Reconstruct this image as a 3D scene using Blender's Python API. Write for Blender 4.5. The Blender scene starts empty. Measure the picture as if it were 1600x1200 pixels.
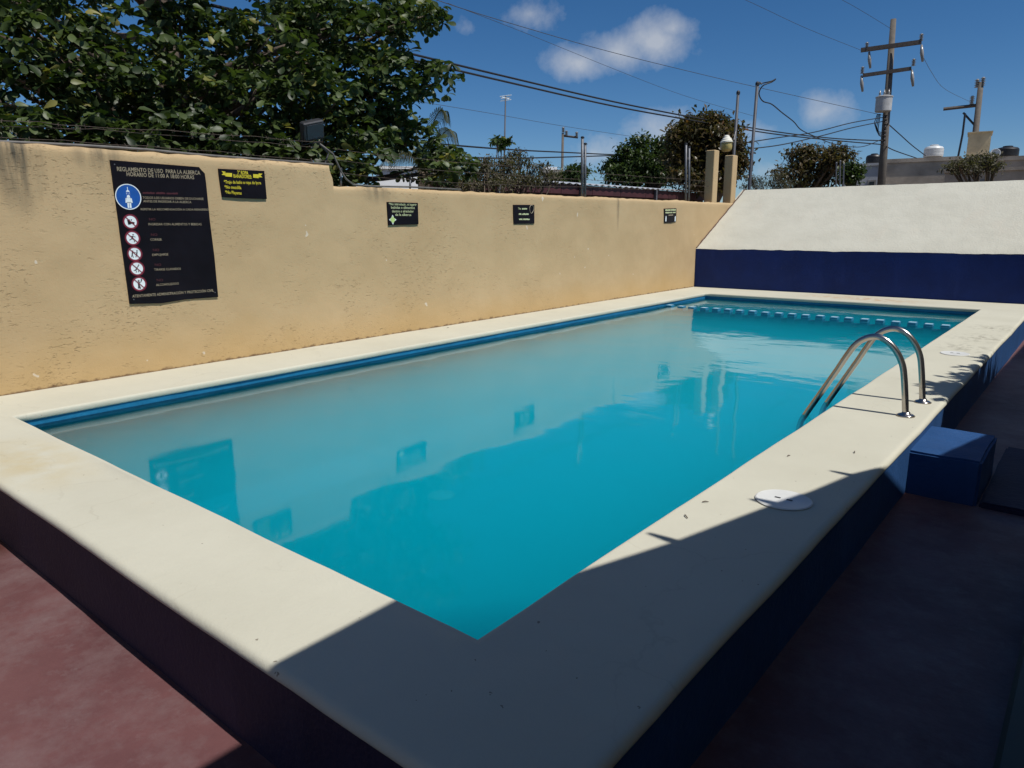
import bpy, math, random
import numpy as np
from mathutils import Vector, Matrix, noise
random.seed(7); rng = np.random.default_rng(7)
SC = bpy.context.scene; COL = SC.collection
PI = math.pi
# ------------------------------------------------------------------ camera
FPX, YAW, PITCH, ROLL = 1118.1, 0.691088, 0.219814, -0.006743     # focal length in pixels of a 1600 px wide frame
CAM = Vector((0, 0, 1.3))                                          # z = 0 is the top of the pool coping
def _axes():
    cy, sy = math.cos(YAW), math.sin(YAW)
    f = Vector((-sy*math.cos(PITCH), cy*math.cos(PITCH), -math.sin(PITCH)))
    r = Vector((cy, sy, 0)); u = r.cross(f)
    c, s = math.cos(ROLL), math.sin(ROLL)
    return c*r + s*u, -s*r + c*u, f
RT, UP, FW = _axes()
cd = bpy.data.cameras.new('camera'); cam = bpy.data.objects.new('camera', cd); COL.objects.link(cam)
M4 = Matrix.Identity(4)
for i in range(3):
    M4[i][0] = RT[i]; M4[i][1] = UP[i]; M4[i][2] = -FW[i]; M4[i][3] = CAM[i]
cam.matrix_world = M4
cd.sensor_width = 36; cd.lens = 36*FPX/1600; cd.clip_start = 0.05; cd.clip_end = 3000
SC.camera = cam
def ray(px, py): return RT*((px-800)/FPX) - UP*((py-600)/FPX) + FW
def onx(px, py, x): d = ray(px, py); return CAM + d*((x-CAM.x)/d.x)
def ony(px, py, y): d = ray(px, py); return CAM + d*((y-CAM.y)/d.y)
def onz(px, py, z): d = ray(px, py); return CAM + d*((z-CAM.z)/d.z)
def atr(px, py, r): d = ray(px, py); return CAM + d*(r/math.hypot(d.x, d.y))   # r: horizontal distance
# ------------------------------------------------------------------ light
SUN_EL, SUN_AZ = math.radians(60), math.radians(1)       # azimuth measured from +X towards +Y
sd = Vector((math.cos(SUN_EL)*math.cos(SUN_AZ), math.cos(SUN_EL)*math.sin(SUN_AZ), math.sin(SUN_EL)))
ld = bpy.data.lights.new('sun', 'SUN'); ld.energy = 4.6; ld.angle = math.radians(0.53); ld.color = (1, .97, .91)
sun = bpy.data.objects.new('sun', ld); COL.objects.link(sun)
sun.rotation_euler = sd.to_track_quat('Z', 'Y').to_euler(); sun.location = sd*40
W = bpy.data.worlds.new('World'); SC.world = W; W.use_nodes = True
SKY_STRENGTH = .078
def build_world():
    nt = W.node_tree; nt.nodes.clear(); N = nt.nodes.new; L = nt.links.new
    out = N('ShaderNodeOutputWorld'); bg = N('ShaderNodeBackground'); bg.inputs[1].default_value = SKY_STRENGTH
    sky = N('ShaderNodeTexSky'); sky.sky_type = 'NISHITA'; sky.sun_disc = False
    sky.sun_elevation = SUN_EL; sky.sun_rotation = PI/2 - SUN_AZ
    sky.air_density = .75; sky.dust_density = .15; sky.ozone_density = 5.5; sky.altitude = 10
    tc = N('ShaderNodeTexCoord')
    nz = N('ShaderNodeTexNoise'); nz.inputs['Scale'].default_value = 12; nz.inputs['Detail'].default_value = 8; nz.inputs['Roughness'].default_value = .62
    L(tc.outputs['Generated'], nz.inputs['Vector'])
    nz2 = N('ShaderNodeTexNoise'); nz2.inputs['Scale'].default_value = 3.2; nz2.inputs['Detail'].default_value = 4
    L(tc.outputs['Generated'], nz2.inputs['Vector'])
    def mth(op, a, b=None, clamp=False):
        n = N('ShaderNodeMath'); n.operation = op; n.use_clamp = clamp
        for i, v in enumerate((a, b)):
            if v is None: continue
            if isinstance(v, (int, float)): n.inputs[i].default_value = v
            else: L(v, n.inputs[i])
        return n.outputs[0]
    pert = mth('ADD', mth('MULTIPLY', mth('SUBTRACT', nz.outputs[0], .5), 2.3), mth('MULTIPLY', mth('SUBTRACT', nz2.outputs[0], .5), 1.0))
    KZ = 1.9                                                 # clouds are wider than tall
    blobs = []                                               # (direction, half width, strength)
    for (px, py, w, s) in [(905, 98, 52, .95), (965, 82, 62, 1.), (1025, 66, 60, 1.), (1052, 44, 40, .9), (825, 22, 55, .75), (1290, 172, 64, .6), (725, 45, 60, .35),
                           (1040, 205, 78, .8), (925, 240, 80, .65), (1180, 205, 66, .6), (1200, 268, 70, .5)]:
        blobs.append((ray(px, py).normalized(), w/FPX, s))
    rr = random.Random(3)
    for i in range(16):                                      # unseen clouds, larger and stronger, added to give the shade neutral fill light
        a = YAW + PI/2 + math.radians(52 + 16*i + rr.uniform(-8, 8)); e = math.radians(rr.uniform(8, 65))
        blobs.append((Vector((math.cos(a)*math.cos(e), math.sin(a)*math.cos(e), math.sin(e))), rr.uniform(.13, .26), rr.uniform(.7, 1.1)))
    sc_ = N('ShaderNodeVectorMath'); sc_.operation = 'MULTIPLY'; sc_.inputs[1].default_value = (1, 1, KZ); L(tc.outputs['Generated'], sc_.inputs[0])
    tot = None
    for c, w, s in blobs:
        dn = N('ShaderNodeVectorMath'); dn.operation = 'DISTANCE'; dn.inputs[1].default_value = (c.x, c.y, c.z*KZ); L(sc_.outputs[0], dn.inputs[0])
        ma = N('ShaderNodeMath'); ma.operation = 'MULTIPLY_ADD'; L(dn.outputs['Value'], ma.inputs[0]); ma.inputs[1].default_value = -1/w; ma.inputs[2].default_value = s
        tot = ma.outputs[0] if tot is None else mth('MAXIMUM', tot, ma.outputs[0])
    near = mth('GREATER_THAN', tot, -1.6)
    tot = mth('MULTIPLY', mth('MULTIPLY', mth('ADD', tot, pert), .95, True), near)
    mx = N('ShaderNodeMixRGB'); L(tot if tot else 0, mx.inputs[0])
    hs = N('ShaderNodeHueSaturation'); hs.inputs['Saturation'].default_value = 1.22; L(sky.outputs[0], hs.inputs['Color'])
    L(hs.outputs[0], mx.inputs[1]); mx.inputs[2].default_value = (7.2, 7.5, 8.0, 1)
    tf = mth('MULTIPLY', tot, .70); L(tf, mx.inputs[0])
    L(mx.outputs[0], bg.inputs[0]); L(bg.outputs[0], out.inputs[0])
build_world()
SC.view_settings.view_transform = 'Standard'; SC.view_settings.look = 'None'
SC.view_settings.exposure = 0.0; SC.view_settings.gamma = 1; SC.view_settings.use_curve_mapping = False
SC.render.engine = 'CYCLES'; SC.cycles.use_denoising = True
SC.cycles.max_bounces = 6; SC.cycles.diffuse_bounces = 3; SC.cycles.glossy_bounces = 3; SC.cycles.transparent_max_bounces = 12; SC.cycles.volume_bounces = 3
SC.cycles.sample_clamp_indirect = 6
# ------------------------------------------------------------------ helpers
class MB:
    def __init__(s): s.v = []; s.f = []; s.m = []
    def add(s, vs, fs, m=0):
        b = len(s.v); s.v += [tuple(p) for p in vs]; s.f += [tuple(i+b for i in f) for f in fs]; s.m += [m]*len(fs); return s
    def box(s, a, b, m=0):
        x0, y0, z0 = a; x1, y1, z1 = b
        return s.add([(x0,y0,z0),(x1,y0,z0),(x1,y1,z0),(x0,y1,z0),(x0,y0,z1),(x1,y0,z1),(x1,y1,z1),(x0,y1,z1)],
                     [(0,3,2,1),(4,5,6,7),(0,1,5,4),(1,2,6,5),(2,3,7,6),(3,0,4,7)], m)
    def bbox(s, a, b, r=.01, m=0):                                   # box with chamfered edges
        (x0,y0,z0),(x1,y1,z1) = a, b; vs = []; fs = []
        rings = [(z0, r), (z0+r, 0), (z1-r, 0), (z1, r)]
        for z, o in rings:
            X0, X1, Y0, Y1 = x0+o, x1-o, y0+o, y1-o; c = r
            vs += [(X0+c,Y0,z),(X1-c,Y0,z),(X1,Y0+c,z),(X1,Y1-c,z),(X1-c,Y1,z),(X0+c,Y1,z),(X0,Y1-c,z),(X0,Y0+c,z)]
        for k in range(3):
            for i in range(8): j = (i+1) % 8; fs.append((k*8+i, k*8+j, k*8+8+j, k*8+8+i))
        fs.append(tuple(range(7, -1, -1))); fs.append(tuple(range(24, 32)))
        return s.add(vs, fs, m)
    def tube(s, pts, rad, n=8, cap=True, m=0):
        pts = [Vector(p) for p in pts]; k = len(pts)
        rad = [rad]*k if isinstance(rad, (int, float)) else rad
        vs = []; fs = []; a = None
        for i, p in enumerate(pts):
            t = (pts[min(i+1, k-1)] - pts[max(i-1, 0)])
            if t.length < 1e-9: t = Vector((0, 0, 1))
            t.normalize()
            if a is None:
                a = Vector((0, 0, 1)) if abs(t.z) < .9 else Vector((1, 0, 0))
            a = (a - t*a.dot(t))
            if a.length < 1e-6: a = t.orthogonal()
            a.normalize(); b = t.cross(a)
            for j in range(n):
                th = 2*PI*j/n; vs.append(p + (a*math.cos(th) + b*math.sin(th))*rad[i])
        for i in range(k-1):
            for j in range(n):
                q = (j+1) % n; fs.append((i*n+j, i*n+q, (i+1)*n+q, (i+1)*n+j))
        if cap: fs.append(tuple(range(n-1, -1, -1))); fs.append(tuple(range((k-1)*n, k*n)))
        return s.add(vs, fs, m)
    def lathe(s, c, prof, n=20, m=0, axis=None):
        c = Vector(c); vs = []; fs = []
        q = Vector(axis).to_track_quat('Z', 'Y') if axis is not None else None
        for r, z in prof:
            for j in range(n):
                th = 2*PI*j/n; o = Vector((r*math.cos(th), r*math.sin(th), z))
                vs.append(c + (q @ o if q else o))
        k = len(prof)
        for i in range(k-1):
            for j in range(n):
                q2 = (j+1) % n; fs.append((i*n+j, i*n+q2, (i+1)*n+q2, (i+1)*n+j))
        fs.append(tuple(range(n-1, -1, -1))); fs.append(tuple(range((k-1)*n, k*n)))
        return s.add(vs, fs, m)
    def prism(s, poly, z0, z1, m=0):
        n = len(poly); vs = [(x, y, z0) for x, y in poly] + [(x, y, z1) for x, y in poly]
        fs = [tuple(range(n-1, -1, -1)), tuple(range(n, 2*n))] + [(i, (i+1) % n, n+(i+1) % n, n+i) for i in range(n)]
        return s.add(vs, fs, m)
    def build(s, name, mat, parent=None, smooth=False, loc=None):
        me = bpy.data.meshes.new(name); me.from_pydata(s.v, [], s.f)
        mats = mat if isinstance(mat, (list, tuple)) else [mat]
        for q in mats: me.materials.append(q)
        if len(mats) > 1: me.polygons.foreach_set('material_index', s.m)
        if smooth: me.polygons.foreach_set('use_smooth', [True]*len(me.polygons))
        me.validate(); me.update()
        return link(name, me, parent, loc)
def link(name, me, parent=None, loc=None):
    o = bpy.data.objects.new(name, me); COL.objects.link(o)
    if parent is not None: o.parent = parent; o.matrix_parent_inverse = parent_inv(parent)
    if loc is not None: o.location = loc
    return o
def parent_inv(p):
    m = Matrix.Identity(4)
    while p is not None:
        m = Matrix.LocRotScale(p.location, p.rotation_euler, p.scale) @ p.matrix_parent_inverse.inverted() @ m if False else m
        m = m; break
    return Matrix.Translation(-p.location) if p is not None else m
def tag(o, label=None, cat=None, group=None, kind=None):
    if label: o['label'] = label
    if cat: o['category'] = cat
    if group: o['group'] = group
    if kind: o['kind'] = kind
    return o
def thing(name, label, cat, loc=(0,0,0), group=None):
    o = bpy.data.objects.new(name, None); COL.objects.link(o); o.location = loc; o.empty_display_size = .1
    return tag(o, label, cat, group)
def smooth_by_angle(o, deg=40):
    me = o.data
    me.polygons.foreach_set('use_smooth', [True]*len(me.polygons))
    try: me.set_sharp_from_angle(angle=math.radians(deg))
    except Exception: pass
    return o
# ------------------------------------------------------------------ materials
class NT:
    def __init__(s, name):
        s.m = bpy.data.materials.new(name); s.m.use_nodes = True; s.nt = s.m.node_tree
        s.b = s.nt.nodes['Principled BSDF']; s.out = s.nt.nodes['Material Output']
        s.tc = s.nt.nodes.new('ShaderNodeTexCoord')
    def n(s, t, **kw):
        q = s.nt.nodes.new(t)
        for k, v in kw.items(): setattr(q, k, v)
        return q
    def l(s, a, b): s.nt.links.new(a, b)
    def put(s, v, sock):
        if hasattr(v, 'links') or hasattr(v, 'is_output'): s.l(v, sock)
        else:
            if isinstance(v, (tuple, list)) and len(v) == 3 and sock.type == 'RGBA': v = (*v, 1)
            sock.default_value = v
    def noise(s, scale, detail=4, rough=.55, vec=None, dist=0):
        q = s.n('ShaderNodeTexNoise'); q.inputs['Scale'].default_value = scale; q.inputs['Detail'].default_value = detail
        q.inputs['Roughness'].default_value = rough; q.inputs['Distortion'].default_value = dist
        s.l(vec if vec is not None else s.tc.outputs['Object'], q.inputs['Vector']); return q.outputs[0]
    def mapping(s, scale=(1,1,1), loc=(0,0,0), rot=(0,0,0)):
        q = s.n('ShaderNodeMapping'); q.inputs['Scale'].default_value = scale; q.inputs['Location'].default_value = loc; q.inputs['Rotation'].default_value = rot
        s.l(s.tc.outputs['Object'], q.inputs['Vector']); return q.outputs[0]
    def ramp(s, v, a, b, ca=0., cb=1.):
        q = s.n('ShaderNodeMapRange'); q.inputs[1].default_value = a; q.inputs[2].default_value = b; q.inputs[3].default_value = ca; q.inputs[4].default_value = cb
        s.l(v, q.inputs[0]); return q.outputs[0]
    def mix(s, f, a, b, mode='MIX'):
        q = s.n('ShaderNodeMixRGB', blend_type=mode); s.put(f, q.inputs[0]); s.put(a, q.inputs[1]); s.put(b, q.inputs[2]); return q.outputs[0]
    def math(s, op, a, b=0., clamp=False):
        q = s.n('ShaderNodeMath', operation=op, use_clamp=clamp); s.put(a, q.inputs[0]); s.put(b, q.inputs[1]); return q.outputs[0]
    def sphere(s, c, r, stretch=(1,1,1)):                            # soft spot round a point: 1 inside, 0 outside
        q = s.n('ShaderNodeMapping', vector_type='POINT'); q.inputs['Scale'].default_value = tuple(1/(r*k) for k in stretch)
        q.inputs['Location'].default_value = tuple(-ci/(r*k) for ci, k in zip(c, stretch)); s.l(s.tc.outputs['Object'], q.inputs['Vector'])
        g = s.n('ShaderNodeTexGradient', gradient_type='SPHERICAL'); s.l(q.outputs[0], g.inputs[0]); return g.outputs[1]
    def bump(s, h, strength=.5, dist=.01, normal=None):
        q = s.n('ShaderNodeBump'); q.inputs['Strength'].default_value = strength; q.inputs['Distance'].default_value = dist
        s.l(h, q.inputs['Height'])
        if normal is not None: s.l(normal, q.inputs['Normal'])
        return q.outputs[0]
    def fin(s, col=None, rough=None, metal=None, normal=None, spec=None):
        if col is not None: s.put(col, s.b.inputs['Base Color'])
        if rough is not None: s.put(rough, s.b.inputs['Roughness'])
        if metal is not None: s.put(metal, s.b.inputs['Metallic'])
        if spec is not None: s.put(spec, s.b.inputs['Specular IOR Level'])
        if normal is not None: s.l(normal, s.b.inputs['Normal'])
        return s.m
def simple(name, col, rough=.6, metal=0., var=.25, scale=6, bump=.0, bscale=40, spec=None):
    t = NT(name); n = t.noise(scale, 5)
    c = t.mix(t.ramp(n, .3, .7), tuple(k*(1-var) for k in col), tuple(min(1, k*(1+var)) for k in col))
    nm = t.bump(t.noise(bscale, 4), bump, .01) if bump else None
    return t.fin(c, rough, metal, nm, spec)

def mat_wall():
    t = NT('ochre_plaster')
    big = t.noise(.9, 6, .6); mid = t.noise(5, 5)
    base = t.mix(t.ramp(big, .3, .7), (.425, .304, .165), (.490, .360, .205))
    sep = t.n('ShaderNodeSeparateXYZ'); t.l(t.tc.outputs['Object'], sep.inputs[0])
    # deeper ochre towards the foot of the wall
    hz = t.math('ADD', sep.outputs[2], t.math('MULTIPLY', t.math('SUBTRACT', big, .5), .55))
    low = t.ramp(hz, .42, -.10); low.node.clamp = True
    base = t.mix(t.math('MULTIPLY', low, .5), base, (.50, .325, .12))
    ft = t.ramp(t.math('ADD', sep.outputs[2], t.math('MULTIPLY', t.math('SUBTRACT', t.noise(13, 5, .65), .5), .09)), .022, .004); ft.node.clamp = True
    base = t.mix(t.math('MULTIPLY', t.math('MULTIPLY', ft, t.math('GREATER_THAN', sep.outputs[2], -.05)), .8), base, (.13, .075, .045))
    # rain streaks and mould from the top at the left end
    st = t.noise(3, 5, .6, t.mapping((1, 3.2, .35)))
    top = t.ramp(sep.outputs[2], 1.15, 1.93); top.node.clamp = True
    sp = t.math('MAXIMUM', t.sphere((-6.63, 2.02, 1.86), .52, (1, .42, 1)), t.math('MULTIPLY', t.sphere((-6.63, 2.62, 1.9), .3, (1, .8, .6)), .7))
    sp = t.math('MAXIMUM', sp, t.math('MULTIPLY', t.sphere((-6.63, 5.6, 1.72), .3, (1, 1.2, .7)), .5))
    sp = t.math('MAXIMUM', sp, t.math('MULTIPLY', t.sphere((-6.63, 10.9, 1.60), .5, (1, .12, 1)), .55))
    msk = t.math('MULTIPLY', t.math('MULTIPLY', sp, 2.0), t.ramp(st, .30, .72), True)
    base = t.mix(msk, base, (.10, .085, .06))
    rub = t.math('MULTIPLY', t.ramp(t.noise(2.3, 8, .7), .55, .75), .16, True)
    base = t.mix(rub, base, (.34, .24, .13))
    # plaster pits: elongated ragged holes
    mp = t.mapping((1, .62, 1.7))
    v = t.noise(26, 5, .65, mp, .1); pits = t.ramp(v, .595, .73); pits.node.clamp = True
    dens = t.ramp(t.noise(1.7, 5), .40, .64); dens.node.clamp = True
    yf = t.ramp(sep.outputs[1], 4.5, 10, 1.0, .45); yf.node.clamp = True; dens = t.math('MULTIPLY', dens, yf)
    v2 = t.noise(52, 3, .6, mp, .2); pits2 = t.ramp(v2, .60, .75); pits2.node.clamp = True
    pit = t.math('MAXIMUM', t.math('MULTIPLY', pits, dens), t.math('MULTIPLY', pits2, t.math('MULTIPLY', dens, .6)))
    fine = t.noise(60, 6, .65); h = t.math('ADD', t.math('MULTIPLY', pit, -1.0), t.math('MULTIPLY', fine, .16))
    h = t.math('ADD', h, t.math('MULTIPLY', mid, .5))
    chips = t.ramp(t.noise(7, 2), .755, .77); chips.node.clamp = True
    base = t.mix(t.math('MULTIPLY', chips, .7), base, (.62, .56, .46))
    return t.fin(base, .9, 0, t.bump(h, .9, .011), .25)
def mat_coping():
    t = NT('cream_coping_paint')
    b = t.noise(1.1, 6, .6); f = t.noise(90, 4)
    c = t.mix(t.ramp(b, .3, .7), (.475, .455, .365), (.53, .51, .415))
    st = t.math('MULTIPLY', t.sphere((-4.6, 1.24, 0), .75, (1, .42, 1)), t.ramp(t.noise(4, 5), .35, .6), True)
    c = t.mix(t.math('MULTIPLY', st, .8), c, (.46, .37, .20))
    for cx, cy, r in ((-1.0, 9.6, .5), (-1.05, 8.75, .42), (-.98, 10.6, .45)):
        w = t.math('MULTIPLY', t.sphere((cx, cy, 0), r, (.8, 1, 1)), t.ramp(t.noise(14, 5, .6, t.mapping((1, .55, 1))), .48, .62), True)
        c = t.mix(t.math('MULTIPLY', w, 1.1, True), c, (.30, .28, .22))
    for cx, cy in ((-3.6, 13.5), (-2.9, 13.35)):
        w = t.math('MULTIPLY', t.sphere((cx, cy, 0), .9, (1, .5, 1)), t.ramp(t.noise(9, 5), .42, .6), True)
        c = t.mix(t.math('MULTIPLY', w, .8, True), c, (.42, .25, .12))
    sp = t.ramp(t.noise(34, 2, .5), .745, .765); sp.node.clamp = True
    c = t.mix(t.math('MULTIPLY', sp, .75), c, (.13, .10, .07))
    vo = t.n('ShaderNodeTexVoronoi', feature='DISTANCE_TO_EDGE'); vo.inputs['Scale'].default_value = .9
    wob = t.n('ShaderNodeVectorMath', operation='MULTIPLY_ADD'); nzc = t.n('ShaderNodeTexNoise'); nzc.inputs['Scale'].default_value = 4; nzc.inputs['Detail'].default_value = 4
    t.l(t.tc.outputs['Object'], nzc.inputs['Vector']); t.l(nzc.outputs['Color'], wob.inputs[0]); wob.inputs[1].default_value = (.35, .35, .35); t.l(t.tc.outputs['Object'], wob.inputs[2]); t.l(wob.outputs[0], vo.inputs['Vector'])
    crk = t.ramp(vo.outputs['Distance'], .0065, .0); crk.node.clamp = True
    c = t.mix(t.math('MULTIPLY', t.math('MULTIPLY', crk, t.ramp(t.noise(1.4, 2), .45, .62)), .16, True), c, (.20, .17, .12))
    scr = t.ramp(t.noise(3.0, 7, .72, t.mapping((1.6, .8, 1))), .60, .78); scr.node.clamp = True
    c = t.mix(t.math('MULTIPLY', scr, .35), c, (.52, .47, .36))
    h = t.math('ADD', t.math('MULTIPLY', f, .25), t.noise(7, 5, .6))
    return t.fin(c, .75, 0, t.bump(h, .35, .01), .3)
def mat_blue(name, col, lo=.8):
    t = NT(name); b = t.noise(2.2, 6, .65); s2 = t.noise(5, 5, .6, t.mapping((1, 1, .25)))
    c = t.mix(t.ramp(b, .3, .7), tuple(k*lo for k in col), tuple(k*1.15 for k in col))
    c = t.mix(t.math('MULTIPLY', t.ramp(s2, .55, .8), .4, True), c, tuple(min(1, k*1.5+.015) for k in col))
    return t.fin(c, .68, 0, t.bump(t.math('ADD', t.noise(40, 5), t.noise(6, 4)), .35, .012), .3)
def mat_red_floor():
    t = NT('red_cement_floor')
    b = t.noise(1.3, 7, .65); w = t.noise(3.4, 8, .75, None, 0)
    c = t.mix(t.ramp(b, .3, .7), (.086, .034, .036), (.150, .066, .066))
    c = t.mix(t.math('MULTIPLY', t.ramp(w, .44, .70), .75, True), c, (.17, .115, .115))
    c = t.mix(t.math('MULTIPLY', t.ramp(t.noise(11, 6, .7), .58, .8), .5, True), c, (.20, .15, .15))
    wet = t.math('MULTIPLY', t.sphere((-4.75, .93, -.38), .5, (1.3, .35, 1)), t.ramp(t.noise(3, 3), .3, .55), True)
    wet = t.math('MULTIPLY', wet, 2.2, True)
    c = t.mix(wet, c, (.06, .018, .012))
    return t.fin(c, t.math('SUBTRACT', t.ramp(b, .3, .7, .62, .48), t.math('MULTIPLY', wet, .3)), 0, t.bump(t.math('ADD', t.noise(30, 5), t.noise(4, 4)), .22, .01), .4)
def mat_white_slope():
    t = NT('whitewashed_slope'); b = t.noise(1.2, 6, .6)
    c = t.mix(t.ramp(b, .3, .7), (.455, .44, .37), (.52, .505, .43))
    s2 = t.noise(2.2, 6, .65, t.mapping((1.4, .5, .5)))
    c = t.mix(t.math('MULTIPLY', t.ramp(s2, .55, .78), .35, True), c, (.50, .44, .36))
    return t.fin(c, .85, 0, t.bump(t.math('ADD', t.noise(35, 5), t.math('MULTIPLY', t.noise(5, 4), 1.5)), .5, .015), .2)
def mat_basin():
    t = NT('turquoise_pool_paint'); b = t.noise(1.5, 5)
    c = t.mix(t.ramp(b, .3, .7), (.003, .40, .61), (.004, .44, .67))
    return t.fin(c, .6, 0, t.bump(t.noise(25, 4), .15, .01), .3)
def mat_block():
    t = NT('shaded_block_side'); b = t.noise(9, 5)
    c = t.mix(t.ramp(b, .3, .7), (.006, .13, .24), (.012, .18, .30))
    return t.fin(c, .55, 0, t.bump(t.noise(30, 4), .2, .01), .4)
WATER_DENSITY = .95
def mat_water():
    t = NT('pool_water'); nt = t.nt; nt.nodes.remove(t.b)
    o = t.tc.outputs['Object']
    swell = t.noise(1.1, 2, .5, t.mapping((1, 1, 1), (3, 1, 0)))
    rip = t.noise(4.2, 3, .5, t.mapping((.7, 1.25, 1), (0, 0, 0), (0, 0, .25)), .3)
    breeze = t.ramp(t.noise(.55, 2), .42, .62, .12, 1.0); breeze.node.clamp = True
    sep = t.n('ShaderNodeSeparateXYZ'); t.l(o, sep.inputs[0])
    far = t.ramp(sep.outputs[1], 5.2, 9.5, .18, 1.0); far.node.clamp = True
    h = t.math('ADD', t.math('MULTIPLY', swell, .55), t.math('MULTIPLY', t.math('MULTIPLY', rip, .6), t.math('MULTIPLY', breeze, far)))
    nm = t.bump(h, .26, .045)
    fr = t.n('ShaderNodeFresnel'); fr.inputs[0].default_value = 1.333; t.l(nm, fr.inputs['Normal'])
    gl = t.n('ShaderNodeBsdfGlossy'); gl.inputs['Roughness'].default_value = .05; gl.inputs['Color'].default_value = (1, 1, 1, 1); t.l(nm, gl.inputs['Normal'])
    tr = t.n('ShaderNodeBsdfTransparent'); tr.inputs[0].default_value = (.86, .98, 1, 1)
    mx = t.n('ShaderNodeMixShader'); t.l(fr.outputs[0], mx.inputs[0]); t.l(tr.outputs[0], mx.inputs[1]); t.l(gl.outputs[0], mx.inputs[2])
    t.l(mx.outputs[0], t.out.inputs[0])
    turbid(t); return t.m
def turbid(t):                                                       # slightly milky pool water
    v = t.n('ShaderNodeVolumePrincipled'); v.inputs['Color'].default_value = (.003, .86, .985, 1); v.inputs['Density'].default_value = WATER_DENSITY; v.inputs['Anisotropy'].default_value = .2
    t.l(v.outputs[0], t.out.inputs['Volume'])
def mat_water_side():
    t = NT('pool_water_side'); t.nt.nodes.remove(t.b); tr = t.n('ShaderNodeBsdfTransparent'); t.l(tr.outputs[0], t.out.inputs[0]); turbid(t); return t.m
def mat_leaf(name, a, b, yellow=(.16, .15, .03), gloss=.38, trans=.3):
    t = NT(name); oi = t.n('ShaderNodeObjectInfo')
    at = t.n('ShaderNodeAttribute', attribute_name='tone')
    v = t.math('ADD', at.outputs['Fac'], t.math('MULTIPLY', t.math('SUBTRACT', oi.outputs['Random'], .5), .3))
    c = t.mix(t.ramp(v, .05, .8), a, b)
    ye = t.ramp(v, .93, 1.0); ye.node.clamp = True
    c = t.mix(ye, c, yellow)
    t.fin(c, gloss, 0, None, .35)
    tl = t.n('ShaderNodeBsdfTranslucent'); t.l(t.mix(1., c, (1.3, 1.5, .6), 'MULTIPLY'), tl.inputs[0])
    mx = t.n('ShaderNodeMixShader'); mx.inputs[0].default_value = trans
    t.l(t.b.outputs[0], mx.inputs[1]); t.l(tl.outputs[0], mx.inputs[2]); t.l(mx.outputs[0], t.out.inputs[0])
    return t.m
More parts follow.
